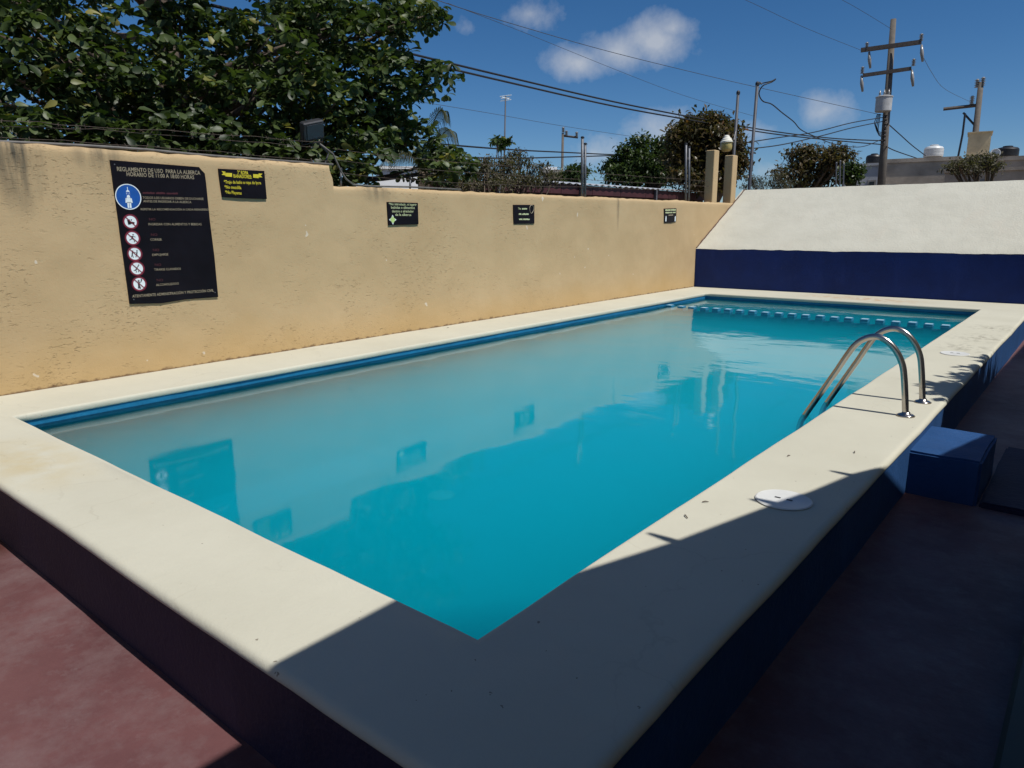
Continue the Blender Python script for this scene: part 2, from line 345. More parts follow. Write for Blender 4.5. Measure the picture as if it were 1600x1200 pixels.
MT = dict(
    wall=mat_wall(), coping=mat_coping(), blue=mat_blue('blue_pool_paint', (.012, .055, .165)), navy=mat_blue('navy_wall_paint', (.003, .020, .135), .8), plinth=mat_blue('shaded_blue_paint', (.018, .014, .040)),
    red=mat_red_floor(), slope=mat_white_slope(), basin=mat_basin(), block=mat_block(), block_top=simple('sunlit_block_top', (.30, .46, .55), .4, 0, .3, 14), divider=mat_blue('divider_wall_paint', (.003, .07, .14), .85), waterline=mat_blue('waterline_paint', (.004, .13, .27), .85), water=mat_water(), water_side=mat_water_side(),
    steel=simple('brushed_steel', (.46, .42, .385), .22, 1., .08, 30), galv=simple('galvanised_pipe', (.13, .135, .15), .55, .4, .3, 20),
    dark_metal=simple('dark_metal', (.05, .05, .055), .5, .6, .3, 20), black_sign=simple('black_sign_sheet', (.006, .005, .008), .5, 0, .3, 4, spec=.12),
    gold=simple('faded_gold_print', (.30, .25, .17), .5, 0, .15, 20), yellow=simple('yellow_print', (.60, .50, .03), .5, 0, .15, 20), lime=simple('pale_lime_print', (.42, .46, .26), .5, 0, .15, 20),
    lime2=simple('lime_star_print', (.45, .60, .20), .5, 0, .1, 20), sign_white=simple('white_print', (.72, .78, .80), .45, 0, .05, 20), sign_blue=simple('blue_print', (.01, .08, .33), .4, 0, .1, 20),
    sign_red=simple('red_print', (.17, .012, .03), .45, 0, .2, 20), ink=simple('black_print', (.012, .012, .014), .45, 0, .1, 20), dim_red=simple('dull_red_print', (.055, .008, .012), .5, 0, .1, 20),
    lid=simple('white_plastic_lid', (.60, .60, .575), .4, 0, .06, 9), rust=simple('rusty_wire', (.10, .075, .06), .7, .5, .4, 30), hose=simple('grey_conduit', (.12, .11, .10), .6, 0, .25, 12),
    concrete=simple('weathered_concrete', (.26, .245, .225), .9, 0, .25, 3, .5, 25), pole=simple('pole_concrete', (.115, .10, .085), .9, 0, .2, 5, .4, 30),
    cable=simple('black_cable', (.010, .010, .012), .6, 0, .2, 5), thin_cable=simple('grey_cable', (.06, .065, .08), .6, .2, .2, 5), wood=simple('crossarm_wood', (.085, .07, .06), .85, 0, .3, 12),
    porcelain=simple('porcelain', (.26, .25, .24), .25, 0, .2, 20), trafo=simple('transformer_paint', (.42, .42, .42), .5, 0, .15, 6), bark=simple('bark', (.10, .075, .055), .95, 0, .35, 8, .6, 25),
    grey_wall=simple('grey_render', (.40, .33, .26), .95, 0, .3, 1.2, .4, 12), pale_wall=simple('pale_blue_grey_render', (.34, .35, .37), .95, 0, .2, 1.2, .3, 12), cream_wall=simple('cream_render', (.50, .42, .27), .95, 0, .2, 1.5, .4, 12),
    white_wall=simple('white_render', (.85, .86, .88), .9, 0, .05, 1.5), dark_glass=simple('dark_window', (.02, .022, .025), .15, 0, .2, 2), tank_black=simple('black_tank', (.013, .013, .015), .45, 0, .2, 4), tank_white=simple('white_tank', (.55, .57, .58), .45, 0, .12, 4),
    maroon=simple('maroon_fascia', (.055, .014, .017), .6, 0, .35, 2.5), sheet=simple('galvanised_sheet', (.52, .54, .57), .42, .25, .12, 2.5), lamp_top=simple('lamp_cap', (.66, .64, .56), .45, 0, .1, 9), lamp_globe=simple('yellowed_globe', (.40, .32, .12), .3, 0, .15, 9),
    house=simple('house_render', (.68, .64, .56), .9, 0, .15, 1.2), roof=simple('roof_concrete', (.66, .64, .60), .9, 0, .2, 2), green_tile=simple('dark_green_cement', (.012, .020, .012), .5, 0, .3, 4),
    earth=simple('dry_earth', (.16, .125, .085), .95, 0, .3, .4, .5, 3), lens=simple('floodlight_glass', (.02, .025, .035), .45, 0, .1, 3),
    leaf=mat_leaf('almond_leaf', (.018, .034, .010), (.080, .112, .034), (.22, .20, .05), .46, .28), leaf_mid=mat_leaf('tree_leaf', (.030, .050, .016), (.065, .095, .030)), leaf_brown=mat_leaf('browning_leaf', (.045, .045, .020), (.11, .075, .035), (.16, .07, .03)),
    leaf_dry=mat_leaf('dry_scrub_leaf', (.05, .05, .032), (.11, .095, .06), (.15, .12, .07), .7), palm=mat_leaf('palm_leaflet', (.045, .055, .022), (.10, .10, .045), (.16, .12, .05), .5),
)
# ------------------------------------------------------------------ ground
FLOOR = -.38
def sheet_with_hole(x0, y0, x1, y1, z, hole):
    hx0, hy0, hx1, hy1 = hole; m = MB()
    return m.add([(x0, y0, z), (x1, y0, z), (x1, y1, z), (x0, y1, z), (hx0, hy0, z), (hx1, hy0, z), (hx1, hy1, z), (hx0, hy1, z)], [(0, 1, 5, 4), (1, 2, 6, 5), (2, 3, 7, 6), (3, 0, 4, 7)])
tag(sheet_with_hole(-900, -900, 900, 900, -.43, (-6.5, 1.2, -1.0, 13.6)).build('ground', MT['earth']), kind='structure')
tag(sheet_with_hole(-6.75, -7, 7.5, 14.3, FLOOR, (-6.4, 1.1, -.9, 13.7)).build('terrace_floor', MT['red']), kind='structure')
# ------------------------------------------------------------------ pool
XL, XR, YN, YF = -5.83, -1.416, 1.525, 12.83        # inner edge of the coping
OL, ORr, ON, OF = -6.66, -.80, 1.015, 14.06           # outer edge
WZ = -.096                                          # water level
def rect_loop(x0, x1, y0, y1, step):
    pts = []
    def seg(a, b):
        k = max(1, int(math.hypot(b[0]-a[0], b[1]-a[1])/step))
        for i in range(k): t = i/k; pts.append((a[0]+(b[0]-a[0])*t, a[1]+(b[1]-a[1])*t))
    seg((x0, y0), (x1, y0)); seg((x1, y0), (x1, y1)); seg((x1, y1), (x0, y1)); seg((x0, y1), (x0, y0)); return pts
def frame_mesh(profile):
    """profile: (t, offset, z); t=1 outer loop, t=0 inner loop, offset outward. Loops share one parameter so faces stay quads."""
    K = (40, 90, 40, 90); mb = MB(); vs = []
    for t, off, z in profile:
        x0 = OL*t+XL*(1-t)-off; x1 = ORr*t+XR*(1-t)+off; y0 = ON*t+YN*(1-t)-off; y1 = OF*t+YF*(1-t)+off
        cs = [(x0, y0), (x1, y0), (x1, y1), (x0, y1)]
        for e in range(4):
            a, b = cs[e], cs[(e+1) % 4]
            for i in range(K[e]):
                u = i/K[e]; x = a[0]+(b[0]-a[0])*u; y = a[1]+(b[1]-a[1])*u
                w = noise.noise((x*1.3, y*1.3, 1.7))*.007 + noise.noise((x*5, y*5, 4.7))*.0025
                w2 = noise.noise((x*1.7, y*1.7, 9.7))*.006
                if e in (0, 2): y += w
                else: x += w
                vs.append((x, y, z + (w2*.5 if t not in (0,) else w2*.25)))
    n = sum(K); m = len(profile); fs = []
    for k in range(m-1):
        for i in range(n): j = (i+1) % n; fs.append((k*n+i, k*n+j, (k+1)*n+j, (k+1)*n+i))
    return mb.add(vs, fs)
pool = thing('swimming_pool', 'raised rectangular swimming pool with blue walls and wide cream coping', 'swimming pool', (-3.6, 7, FLOOR))
prof = [(1, -.04, -.040), (1, -.004, -.039), (1, .002, -.036), (1, .003, -.028), (1, .001, -.018), (1, -.005, -.009), (1, -.013, -.003), (1, -.024, -.0005), (1, -.03, 0), (1, -.05, 0), (.75, 0, 0), (.5, 0, 0), (.25, 0, 0), (.06, 0, 0), (0, .03, 0), (0, .016, 0),
        (0, .010, -.001), (0, .002, -.008), (0, 0, -.02), (0, 0, -.045), (0, .006, -.052), (0, .03, -.053)]
cp = frame_mesh(prof).build('coping', MT['coping'], pool, True)
# outer wall shell (near and right faces show) and basin
def strip_wall(name, mat, a, b, z0, z1, normal, parent, step=.12):
    mb = MB(); a = Vector(a); b = Vector(b); L_ = (b-a).length; nu = int(L_/step)+1; nv = 6; nn = Vector(normal); vs = []
    for j in range(nv+1):
        for i in range(nu+1):
            p = a.lerp(b, i/nu); z = z0+(z1-z0)*j/nv; d = noise.noise((p.x*2, p.y*2, z*3))*.005*(1-j/nv)
            vs.append((p.x+nn.x*d, p.y+nn.y*d, z))
    fs = [(j*(nu+1)+i, j*(nu+1)+i+1, (j+1)*(nu+1)+i+1, (j+1)*(nu+1)+i) for j in range(nv) for i in range(nu)]
    return mb.add(vs, fs).build(name, mat, parent, True)
OW = .010
strip_wall('outer_wall', MT['plinth'], (OL, ON+OW, 0), (ORr-OW, ON+OW, 0), FLOOR-.02, -.034, (0, -1, 0), pool)  # near face takes a darker copy of the blue paint for its shade
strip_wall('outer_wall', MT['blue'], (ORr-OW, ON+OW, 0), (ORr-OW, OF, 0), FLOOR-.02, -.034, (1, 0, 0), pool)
b = MB(); e = .014; ZB = -1.25; rc = .22
def basin_loop(off, z): return [(XL-e+off, YN-e+off, z), (XR+e-off, YN-e+off, z), (XR+e-off, YF+e-off, z), (XL-e+off, YF+e-off, z)]
lv = [(0, -.05), (0, -.19), (0, ZB+rc)] + [(rc*(1-math.cos(a)), ZB+rc*(1-math.sin(a))) for a in (PI/8, PI/4, 3*PI/8, PI/2)]
vs = []; fs = []
for o_, z_ in lv: vs += basin_loop(o_, z_)
for k in range(len(lv)-1):
    for i in range(4): j = (i+1) % 4; fs.append((k*4+j, k*4+i, (k+1)*4+i, (k+1)*4+j))
fs.append(tuple((len(lv)-1)*4+i for i in range(4)))
b.add(vs, fs); b.m[:4] = [1]*4; b.build('basin', [MT['basin'], MT['waterline']], pool)
d = MB(); DY = 11.23
d.bbox((XL-e+.01, DY-.055, ZB+.02), (XR+e-.01, DY+.055, -.15), .01); d.build('divider_wall', MT['divider'], pool)
bm_ = MB(); bm_.bbox((-.055, -.06, -.15), (.055, .06, .0), .008); bm_.m[-1] = 1; first = None  # pale top face carries the wet sunlit gleam, darker sides carry shade
for i in range(21):
    x = -5.735 + .2065*i + random.uniform(-.008, .008)
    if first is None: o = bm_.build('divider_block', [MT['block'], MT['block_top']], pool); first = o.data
    else: o = link('divider_block', first, pool)
    o.location = (x, DY + random.uniform(-.008, .008), WZ+.022+random.uniform(-.004, .004)); o.rotation_euler = (0, 0, random.uniform(-.05, .05))
    o.matrix_parent_inverse = Matrix.Translation(-pool.location)
dr = MB(); dr.lathe(tuple(onz(690, 775, ZB+.001)), [(.0, 0), (.13, 0), (.13, .012), (.0, .02)], 20); dr.build('floor_drain', MT['lime'], pool)
w = MB(); nx, ny = 20, 50; wx0, wx1, wy0, wy1, wzb = XL-.011, XR+.011, YN-.011, YF+.011, ZB+.012
w.add([(wx0+(wx1-wx0)*i/nx, wy0+(wy1-wy0)*j/ny, WZ) for j in range(ny+1) for i in range(nx+1)], [(j*(nx+1)+i, j*(nx+1)+i+1, (j+1)*(nx+1)+i+1, (j+1)*(nx+1)+i) for j in range(ny) for i in range(nx)])
ring = [i for i in range(nx+1)] + [j*(nx+1)+nx for j in range(1, ny+1)] + [ny*(nx+1)+i for i in range(nx-1, -1, -1)] + [j*(nx+1) for j in range(ny-1, 0, -1)]
b0 = len(w.v); w.v += [(w.v[i][0], w.v[i][1], wzb) for i in ring]; nr = len(ring)
w.f += [(ring[(i+1) % nr], ring[i], b0+i, b0+(i+1) % nr) for i in range(nr)] + [tuple(b0+nr-1-i for i in range(nr))]; w.m += [1]*(nr+1)
tag(w.build('water', [MT['water'], MT['water_side']]), kind='structure')
# skimmer lids
for i, (x, y, lab) in enumerate([(-1.054, 3.307, 'round white plastic lid on pool coping at the edge of the porch shadow'), (-1.078, 8.277, 'round white plastic lid on pool coping beyond the steel ladder')]):
    t = thing('skimmer_lid', lab, 'lid', (x, y, .003), 'round lids set in the coping')
    m = MB(); m.lathe((x, y, .002), [(.0, 0), (.128, 0), (.13, .003), (.124, .007), (.118, .005), (.0, .007)], 40); smooth_by_angle(m.build('lid', MT['lid'], t), 30)
    for sx in (-.028, .028):
        m = MB(); m.bbox((x+sx-.014, y-.006, .0088), (x+sx+.014, y+.006, .0105), .0008); m.build('finger_hole', MT['ink'], t)
# ladder
def ladder():
    t = thing('pool_ladder', 'polished steel pool ladder with two arched handrails', 'ladder', (-.94, 5.6, 0))
    for y, x0, xb in ((5.36, -.939, -1.62), (5.85, -.925, -1.60)):
        key = [(x0, -.01), (x0-.015, .12), (x0-.035, .26), (x0-.055, .35), (x0-.095, .43), (x0-.155, .495), (x0-.225, .527), (x0-.30, .51), (x0-.365, .455), (x0-.42, .36), (x0-.47, .26), (x0-.56, .09), (x0-.655, -.09), (x0-.69, -.17), (x0-.70, -.3), (x0-.70, -.9)]
        pts = []
        for i in range(len(key)-1):                                  # Catmull-Rom
            p0, p1, p2, p3 = [Vector((*key[max(0, min(len(key)-1, i+q))], 0)) for q in (-1, 0, 1, 2)]
            for s in range(5):
                u = s/5; pts.append(.5*((2*p1)+(p2-p0)*u+(2*p0-5*p1+4*p2-p3)*u*u+(3*p1-p0-3*p2+p3)*u**3))
        pts = [(p.x, y, p.y) for p in pts] + [(key[-1][0], y, key[-1][1])]
        m = MB(); m.tube(pts, .0215, 14); m.build('rail', MT['steel'], t, True)
        m = MB(); m.lathe((x0, y, .001), [(.0, 0), (.058, 0), (.058, .006), (.045, .014), (.027, .02), (.025, .03), (.0, .03)], 24); m.build('flange', MT['steel'], t, True)
    for z in (-.42, -.68):
        m = MB(); m.bbox((-1.68, 5.37, z-.012), (-1.59, 5.84, z+.012), .006); m.build('tread', MT['steel'], t)
ladder()
# entry steps beside the pool
import bmesh
def rough_box(name, a, b_, mat, amp=.006, seg=.05, r=.014):
    bm = bmesh.new(); bmesh.ops.create_cube(bm, size=1)
    for v in bm.verts: v.co = Vector([a[i] + (v.co[i]+.5)*(b_[i]-a[i]) for i in range(3)])
    bmesh.ops.bevel(bm, geom=bm.edges[:], offset=r, segments=2, affect='EDGES')
    for it in range(4):
        es = [e_ for e_ in bm.edges if e_.calc_length() > seg]
        if not es: break
        bmesh.ops.subdivide_edges(bm, edges=es, cuts=1, use_grid_fill=True)
    bmesh.ops.triangulate(bm, faces=[f for f in bm.faces if len(f.verts) > 4])
    for v in bm.verts:
        p = v.co; v.co = p + Vector((noise.noise(p*6), noise.noise(p*6+Vector((9, 0, 0))), noise.noise(p*6+Vector((0, 9, 0)))))*amp + Vector((noise.noise(p*25), noise.noise(p*25+Vector((5, 0, 0))), noise.noise(p*25+Vector((0, 5, 0)))))*amp*.45
    me = bpy.data.meshes.new(name); bm.to_mesh(me); bm.free(); me.materials.append(mat)
    return smooth_by_angle(link(name, me), 50)
tag(rough_box('entry_step', (-.845, 4.885, FLOOR-.02), (-.425, 5.61, -.10), MT['blue']), 'blue painted concrete block step against the pool wall', 'step')
tag(rough_box('low_step', (-.412, 4.89, FLOOR-.02), (.95, 6.3, -.345), MT['plinth']), 'low shade-darkened slab beside the blue pool step on red floor', 'step')  # porch shade on this blue slab is put into its dark colour
m = MB(); m.bbox((-.065, 1.2, FLOOR-.01), (2.6, 4.3, -.22), .015)
tag(m.build('porch_plinth', MT['green_tile']), 'dark green cement plinth of the porch on red floor', 'plinth')
# ------------------------------------------------------------------ boundary wall
XW = -6.63
def wall_section(y0, y1, ztop, parent, z0=-.45, end0=False, end1=False):
    mb = MB(); s = .045; nu = int((y1-y0)/s); nv = int((ztop-z0)/s); vs = []
    for j in range(nv+1):
        for i in range(nu+1):
            y = y0+(y1-y0)*i/nu; z = z0+(ztop-z0)*j/nv
            x = XW + noise.noise((0, y*.8, z*.8))*.007 + noise.noise((3, y*4, z*4))*.005 + noise.noise((9, y*14, z*14))*.0025
            if j == nv: z += noise.noise((5, y*1.1, 0))*.016 + noise.noise((6, y*7, 0))*.012; x -= .012
            if ((end1 and i == nu) or (end0 and i == 0)) and z > 1.73:
                y += noise.noise((7, z*5, y0))*.05 + noise.noise((8, z*16, 0))*.035; x -= .012
            vs.append((x, y, z))
    W1 = nu+1
    fs = [(j*W1+i, j*W1+i+1, (j+1)*W1+i+1, (j+1)*W1+i) for j in range(nv) for i in range(nu)]
    bb = len(vs)
    for i in range(nu+1): p = vs[nv*W1+i]; vs.append((XW-.17, p[1], p[2]-.01+.02*noise.noise((1, p[1]*6, 2))))
    fs += [(nv*W1+i, nv*W1+i+1, bb+i+1, bb+i) for i in range(nu)]
    b2 = len(vs)
    for i in range(nu+1): vs.append((XW-.17, vs[bb+i][1], z0))
    fs += [(bb+i, bb+i+1, b2+i+1, b2+i) for i in range(nu)]
    for (flag, col) in ((end0, 0), (end1, nu)):
        b3 = len(vs)
        for j in range(nv+1): p = vs[j*W1+col]; vs += [(XW-.17, p[1]+.01*noise.noise((2, 0, p[2]*9)), p[2]), p]      # own corner points, so the front keeps its normals
        for j in range(nv):
            q = (b3+2*j+1, b3+2*j+3, b3+2*j+2, b3+2*j); fs.append(q if col == 0 else q[::-1])
    return mb.add(vs, fs).build('wall_section', MT['wall'], parent, True)
bw = thing('boundary_wall', 'long ochre plastered boundary wall with pitted surface and broken step in its top', 'wall', (XW-.1, 6, FLOOR))
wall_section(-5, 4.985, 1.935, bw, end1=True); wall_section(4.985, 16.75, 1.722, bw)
for (ya, yb, zt, nm) in ((14.69, 14.92, 2.78, 'square ochre pillar on wall top nearer the pool'), (15.65, 15.90, 2.74, 'square ochre pillar on wall top beside the white slope')):
    m = MB(); m.bbox((XW-.205, ya, 1.5), (XW-.012, yb, zt), .012)
    tag(m.build('wall_pillar', MT['wall']), nm, 'pillar', 'pillars on the wall top')
# ------------------------------------------------------------------ end wall with whitewashed slope
YB, YT, ZS0, ZS1 = 14.0, 16.35, .785, 2.02
ew = thing('sloped_end_wall', 'navy end wall topped by a wide whitewashed slope', 'wall', (-2, 14.5, FLOOR))
def grid(fn, nu, nv): 
    vs = [fn(i/nu, j/nv) for j in range(nv+1) for i in range(nu+1)]
    return vs, [(j*(nu+1)+i, j*(nu+1)+i+1, (j+1)*(nu+1)+i+1, (j+1)*(nu+1)+i) for j in range(nv) for i in range(nu)]
def fnavy(u, v):
    x = XW-.05+11*u; z = -.45+(ZS0+.45)*v
    if v == 1: z += .018*noise.noise((x*1.4, 2, 0))+.010*noise.noise((x*6, 3, 0))
    return (x, YB+.008*noise.noise((x*1.5, z*1.5, 5)), z)
m = MB(); m.add(*grid(fnavy, 160, 14)); m.build('navy_face', MT['navy'], ew, True)
def fslope(u, v):
    x = XW-.05+11*u; y = YB-.012+(YT-YB+.012)*v; z = ZS0+(ZS1-ZS0)*v
    nz_ = .012*noise.noise((x*1.1, y*1.1, 1))+.005*noise.noise((x*5, y*5, 3)); z += nz_
    if v == 0: z = ZS0-.006+.018*noise.noise((x*1.4, 2, 0))+.010*noise.noise((x*6, 3, 0))
    return (x, y, z)
m = MB(); m.add(*grid(fslope, 180, 40)); m.build('white_slope', MT['slope'], ew, True)
m = MB(); m.add(*grid(lambda u, v: (XW-.05+11*u, YT+.12*min(1, v*2), ZS1+.01*noise.noise((u*11*1.1, YT*1.1, 1))-(.0 if v < .6 else 2.4)), 60, 4)); m.build('slope_back', MT['slope'], ew)
m = MB(); m.add([(XW-.05, YB, -.4), (XW-.05, YB, ZS0), (XW-.05, YT+.12, ZS1), (XW-.05, YT+.12, -.4)], [(0, 1, 2, 3)]); m.build('slope_side', MT['wall'], ew)
P_ = []
for i in range(46):
    v = i/45; y = YB+(YT-YB)*v; P_.append((XW+.010+.012*noise.noise((y*9, 1, 0)), y, ZS0+(ZS1-ZS0)*v+.012+.015*noise.noise((y*5, 4, 0))))
m = MB(); m.tube(P_, [.010+.009*abs(noise.noise((i*.7, 2, 5))) for i in range(46)], 6); m.build('joint_seam', simple('joint_dirt', (.10, .05, .035), .95, 0, .4, 20, .6, 40), ew, True)
# ------------------------------------------------------------------ house and porch roof (behind and to the right of the camera), which shade the near end
TZ = 2.65; OFFX = TZ/math.tan(SUN_EL)*math.cos(SUN_AZ); OFFY = TZ/math.tan(SUN_EL)*math.sin(SUN_AZ)
edge = [(-1.80, -5.5), (-1.795, -1), (-1.80, 1.62), (-1.41, 2.10), (-1.25, 2.58), (-1.10, 3.15), (-.99, 3.52), (-.90, 3.92), (-.80, 4.16), (-.59, 4.9), (-.43, 5.6), (-.46, 7), (-.60, 9.6), (-.55, 12.0), (-.5, 13.6)]
poly = [(x+OFFX, y+OFFY) for x, y in edge] + [(7, 13.6), (7, -5.5)]
hs = thing('house', 'house with concrete porch roof behind the red terrace', 'house', (4, 2, FLOOR))
m = MB(); m.prism(poly, TZ-.14, TZ); m.build('porch_roof', MT['roof'], hs)
m = MB(); m.box((2.8, -5.4, FLOOR-.02), (7, 13.5, TZ-.141)); m.build('house_wall', MT['house'], hs)
for yy in (-.6, 3.2, 6.2):
    m = MB(); m.bbox((2.1, yy, -.39), (2.35, yy+.25, TZ-.14), .01); m.build('porch_column', MT['house'], hs)
for (sx, sy, ln) in ((-1.385, 2.576, .30), (-1.193, 3.229, .28), (-1.014, 3.887, .28)):
    x = sx+OFFX; y = sy+OFFY
    m = MB(); m.tube([(x, y, TZ-.02), (x+.09, y-.004, TZ-.02), (x+ln, y-.008, TZ-.03)], [.012, .024, .024], 8); m.build('drain_spout', MT['hose'], hs)
# ------------------------------------------------------------------ signs on the wall
XS = XW+.014
def wp(px, py): p = onx(px, py, XS); return p.y, p.z
def panel(t, ys, zs, mat, name='panel', x=XS, th=.006):
    m = MB(); n = len(ys)
    m.add([(x-th-.012, y, z) for y, z in zip(ys, zs)] + [(x, y, z) for y, z in zip(ys, zs)], [tuple(range(n, 2*n)), tuple(range(n-1, -1, -1))] + [(i, (i+1) % n, n+(i+1) % n, n+i) for i in range(n)])
    return m.build(name, mat, t)
def text(t, body, pl, pr, mat, zh, bold=.012, x=XS+.0012):
    """pl, pr: pixels of the left and right end of the base line; zh: capital height in metres"""
    (y0, z0), (y1, z1) = wp(*pl), wp(*pr)
    cu = bpy.data.curves.new('lettering', 'FONT'); cu.body = body; cu.size = 1; cu.offset = bold; cu.resolution_u = 2
    ob = bpy.data.objects.new('tmp', cu); COL.objects.link(ob)
    me = bpy.data.meshes.new_from_object(ob.evaluated_get(bpy.context.evaluated_depsgraph_get())); bpy.data.objects.remove(ob)
    co = np.array([v.co[:] for v in me.vertices]); xa, xb = co[:, 0].min(), co[:, 0].max()
    u = (co[:, 0]-xa)/(xb-xa); sl = (z1-z0)
    for v, uu in zip(me.vertices, u): v.co = (x, y0+(y1-y0)*uu, z0+sl*uu+v.co[1]*zh/.70)
    me.materials.clear(); me.materials.append(mat); me.update()
    return link('lettering', me, t)
def blurred_line(t, words, pl, pr, mat, zh, x=XS+.0012):
    """a printed line too worn to read: one ragged stroke for each word (relative lengths in words)"""
    (y0, z0), (y1, z1) = wp(*pl), wp(*pr); tot = sum(words)+.6*(len(words)-1); u = 0
    for w_ in words:
        n = max(3, int(w_*2)); top = []; bot = []
        for i in range(n+1):
            q = (u+w_*i/n)/tot; y = y0+(y1-y0)*q; z = z0+(z1-z0)*q; top.append((x, y, z+zh*random.uniform(.6, .9))); bot.append((x, y, z+zh*random.uniform(0, .12)))
        m = MB(); m.add(bot+top, [(i, i+1, n+2+i, n+1+i) for i in range(n)]); m.build('worn_lettering', mat, t); u += w_+.6
def disc(t, name, y, z, r0, r1, mat, x, n=36):
    m = MB(); vs = []; fs = []
    for i in range(n):
        a = 2*PI*i/n; c, s = math.cos(a), math.sin(a); vs += [(x, y+r1*c, z+r1*s), (x, y+r0*c, z+r0*s)]
    if r0 == 0: m.add([v for i, v in enumerate(vs) if i % 2 == 0], [tuple(range(n))])
    else:
        for i in range(n): j = (i+1) % n; fs.append((2*i, 2*j, 2*j+1, 2*i+1))
        m.add(vs, fs)
    return m.build(name, mat, t)
def shape(t, name, polys, y, z, s, mat, x):
    m = MB()
    for p in polys: m.add([(x, y+a*s, z+b_*s) for a, b_ in p], [tuple(range(len(p)))])
    return m.build(name, mat, t)
def circ(cx, cy, r, n=12): return [(cx+r*math.cos(2*PI*i/n), cy+r*math.sin(2*PI*i/n)) for i in range(n)]
def limb(a, b_, w):
    d_ = (b_[0]-a[0], b_[1]-a[1]); L_ = math.hypot(*d_) or 1; nx_, ny_ = -d_[1]/L_*w/2, d_[0]/L_*w/2
    return [(a[0]+nx_, a[1]+ny_), (b_[0]+nx_, b_[1]+ny_), (b_[0]-nx_, b_[1]-ny_), (a[0]-nx_, a[1]-ny_)][::-1]
def big_sign():
    t = thing('rules_sign', 'large black pool rules board with blue shower symbol and column of red prohibition circles', 'sign', (XS, 3.1, .62))
    cs = [wp(172, 250), wp(311, 261), wp(315, 266), wp(320, 271), wp(322, 285), wp(328, 345), wp(335, 400), wp(341, 464), wp(290, 468), wp(252, 474), wp(203, 475)][::-1]
    panel(t, [c[0] for c in cs], [c[1] for c in cs], MT['black_sign'])
    G = MT['gold']
    text(t, 'REGLAMENTO DE USO  PARA LA ALBERCA', (183, 267), (313, 273), G, .034, .014)
    text(t, 'HORARIO DE 11:00 A 18:00 HORAS', (198, 275), (303.5, 280), G, .034, .014)
    blurred_line(t, [5, 4, 5], (223, 303), (278, 304), MT['dim_red'], .022)
    text(t, 'TODOS LOS USUARIOS DEBEN DE DUCHARSE', (223, 310.5), (318, 312.5), G, .020, .004)
    text(t, 'ANTES DE INGRESAR A LA ALBERCA', (224, 316), (299, 317.5), G, .020, .004)
    text(t, 'REPETIR LA RECOMENDACIÓN A CADA REINGRESO', (220, 328.5), (326, 329), G, .018, .004)
    for b_, pl, pr in (('INGRESAR CON ALIMENTOS Y BEBIDAS', (232, 352), (315, 352)), ('CORRER', (235, 376), (253, 376)), ('EMPUJARSE', (238, 400), (263, 399)), ('TIRARSE CLAVADOS', (241, 423), (282.5, 421.5)), ('ALCOHOLIZADO', (244, 447), (279.5, 444.5))):
        text(t, b_, pl, pr, G, .020, .004); text(t, 'NO', (pl[0]+1, pl[1]-7.5), (pl[0]+11, pl[1]-7.5), MT['dim_red'], .022)
    text(t, 'ATENTAMENTE ADMINISTRACIÓN Y PROTECCIÓN CIVIL', (207, 465), (334, 455.5), G, .024, .008)
    y, z = wp(200.5, 307.5); r = .108; x = XS+.001
    disc(t, 'symbol_ring', y, z, r*.93, r, MT['sign_white'], x+.0008); disc(t, 'shower_symbol', y, z, 0, r*.93, MT['sign_blue'], x+.0004)
    shape(t, 'symbol_figure', [circ(0, .03, .13), limb((0, -.07), (0, -.50), .34), limb((-.2, -.12), (-.24, -.5), .11), limb((.2, -.12), (.24, -.5), .11), limb((-.09, -.45), (-.09, -.93), .14), limb((.09, -.45), (.09, -.93), .14),
                               limb((0, .82), (0, .55), .05), [(-.17, .42), (.17, .42), (.05, .56), (-.05, .56)], limb((-.12, .36), (-.14, .2), .025), limb((0, .36), (0, .2), .025), limb((.12, .36), (.14, .2), .025)], y, z, r*.93, MT['sign_white'], x+.0014)
    icons = [
        [[(-.55, .3), (-.1, .42), (0, -.45), (-.45, -.5)], limb((-.2, -.1), (.6, -.25), .38), circ(.15, .3, .12)],
        [circ(.15, .55, .13), limb((.05, .35), (-.1, -.1), .24), limb((.05, .3), (.5, .15), .11), limb((0, .3), (-.45, .25), .11), limb((-.1, -.1), (.3, -.35), .15), limb((.3, -.35), (.2, -.7), .13), limb((-.1, -.1), (-.55, -.35), .15)],
        [circ(-.3, .45, .12), circ(.42, .5, .12), limb((-.35, .3), (-.45, -.15), .2), limb((-.3, .25), (.2, .2), .1), limb((-.45, -.15), (-.3, -.65), .13), limb((-.45, -.15), (-.65, -.55), .12), limb((.42, .35), (.3, -.1), .2), limb((.3, -.1), (.1, -.6), .13), limb((.3, -.1), (.5, -.55), .12)],
        [circ(.0, .1, .12), limb((.1, .2), (.4, .65), .15), limb((0, 0), (-.35, -.35), .2), limb((-.35, -.35), (-.6, -.3), .1), limb((.3, -.2), (.15, -.65), .12), limb((-.1, -.4), (-.25, -.7), .1)],
        [circ(-.05, .5, .16), limb((-.05, .3), (-.1, -.3), .32), limb((0, .2), (.4, .35), .13), limb((.4, .35), (.35, .6), .11), [(.3, .45), (.55, .5), (.5, .85), (.35, .82)], limb((-.1, -.3), (.1, -.85), .28), limb((-.12, -.3), (-.25, -.8), .18)]]
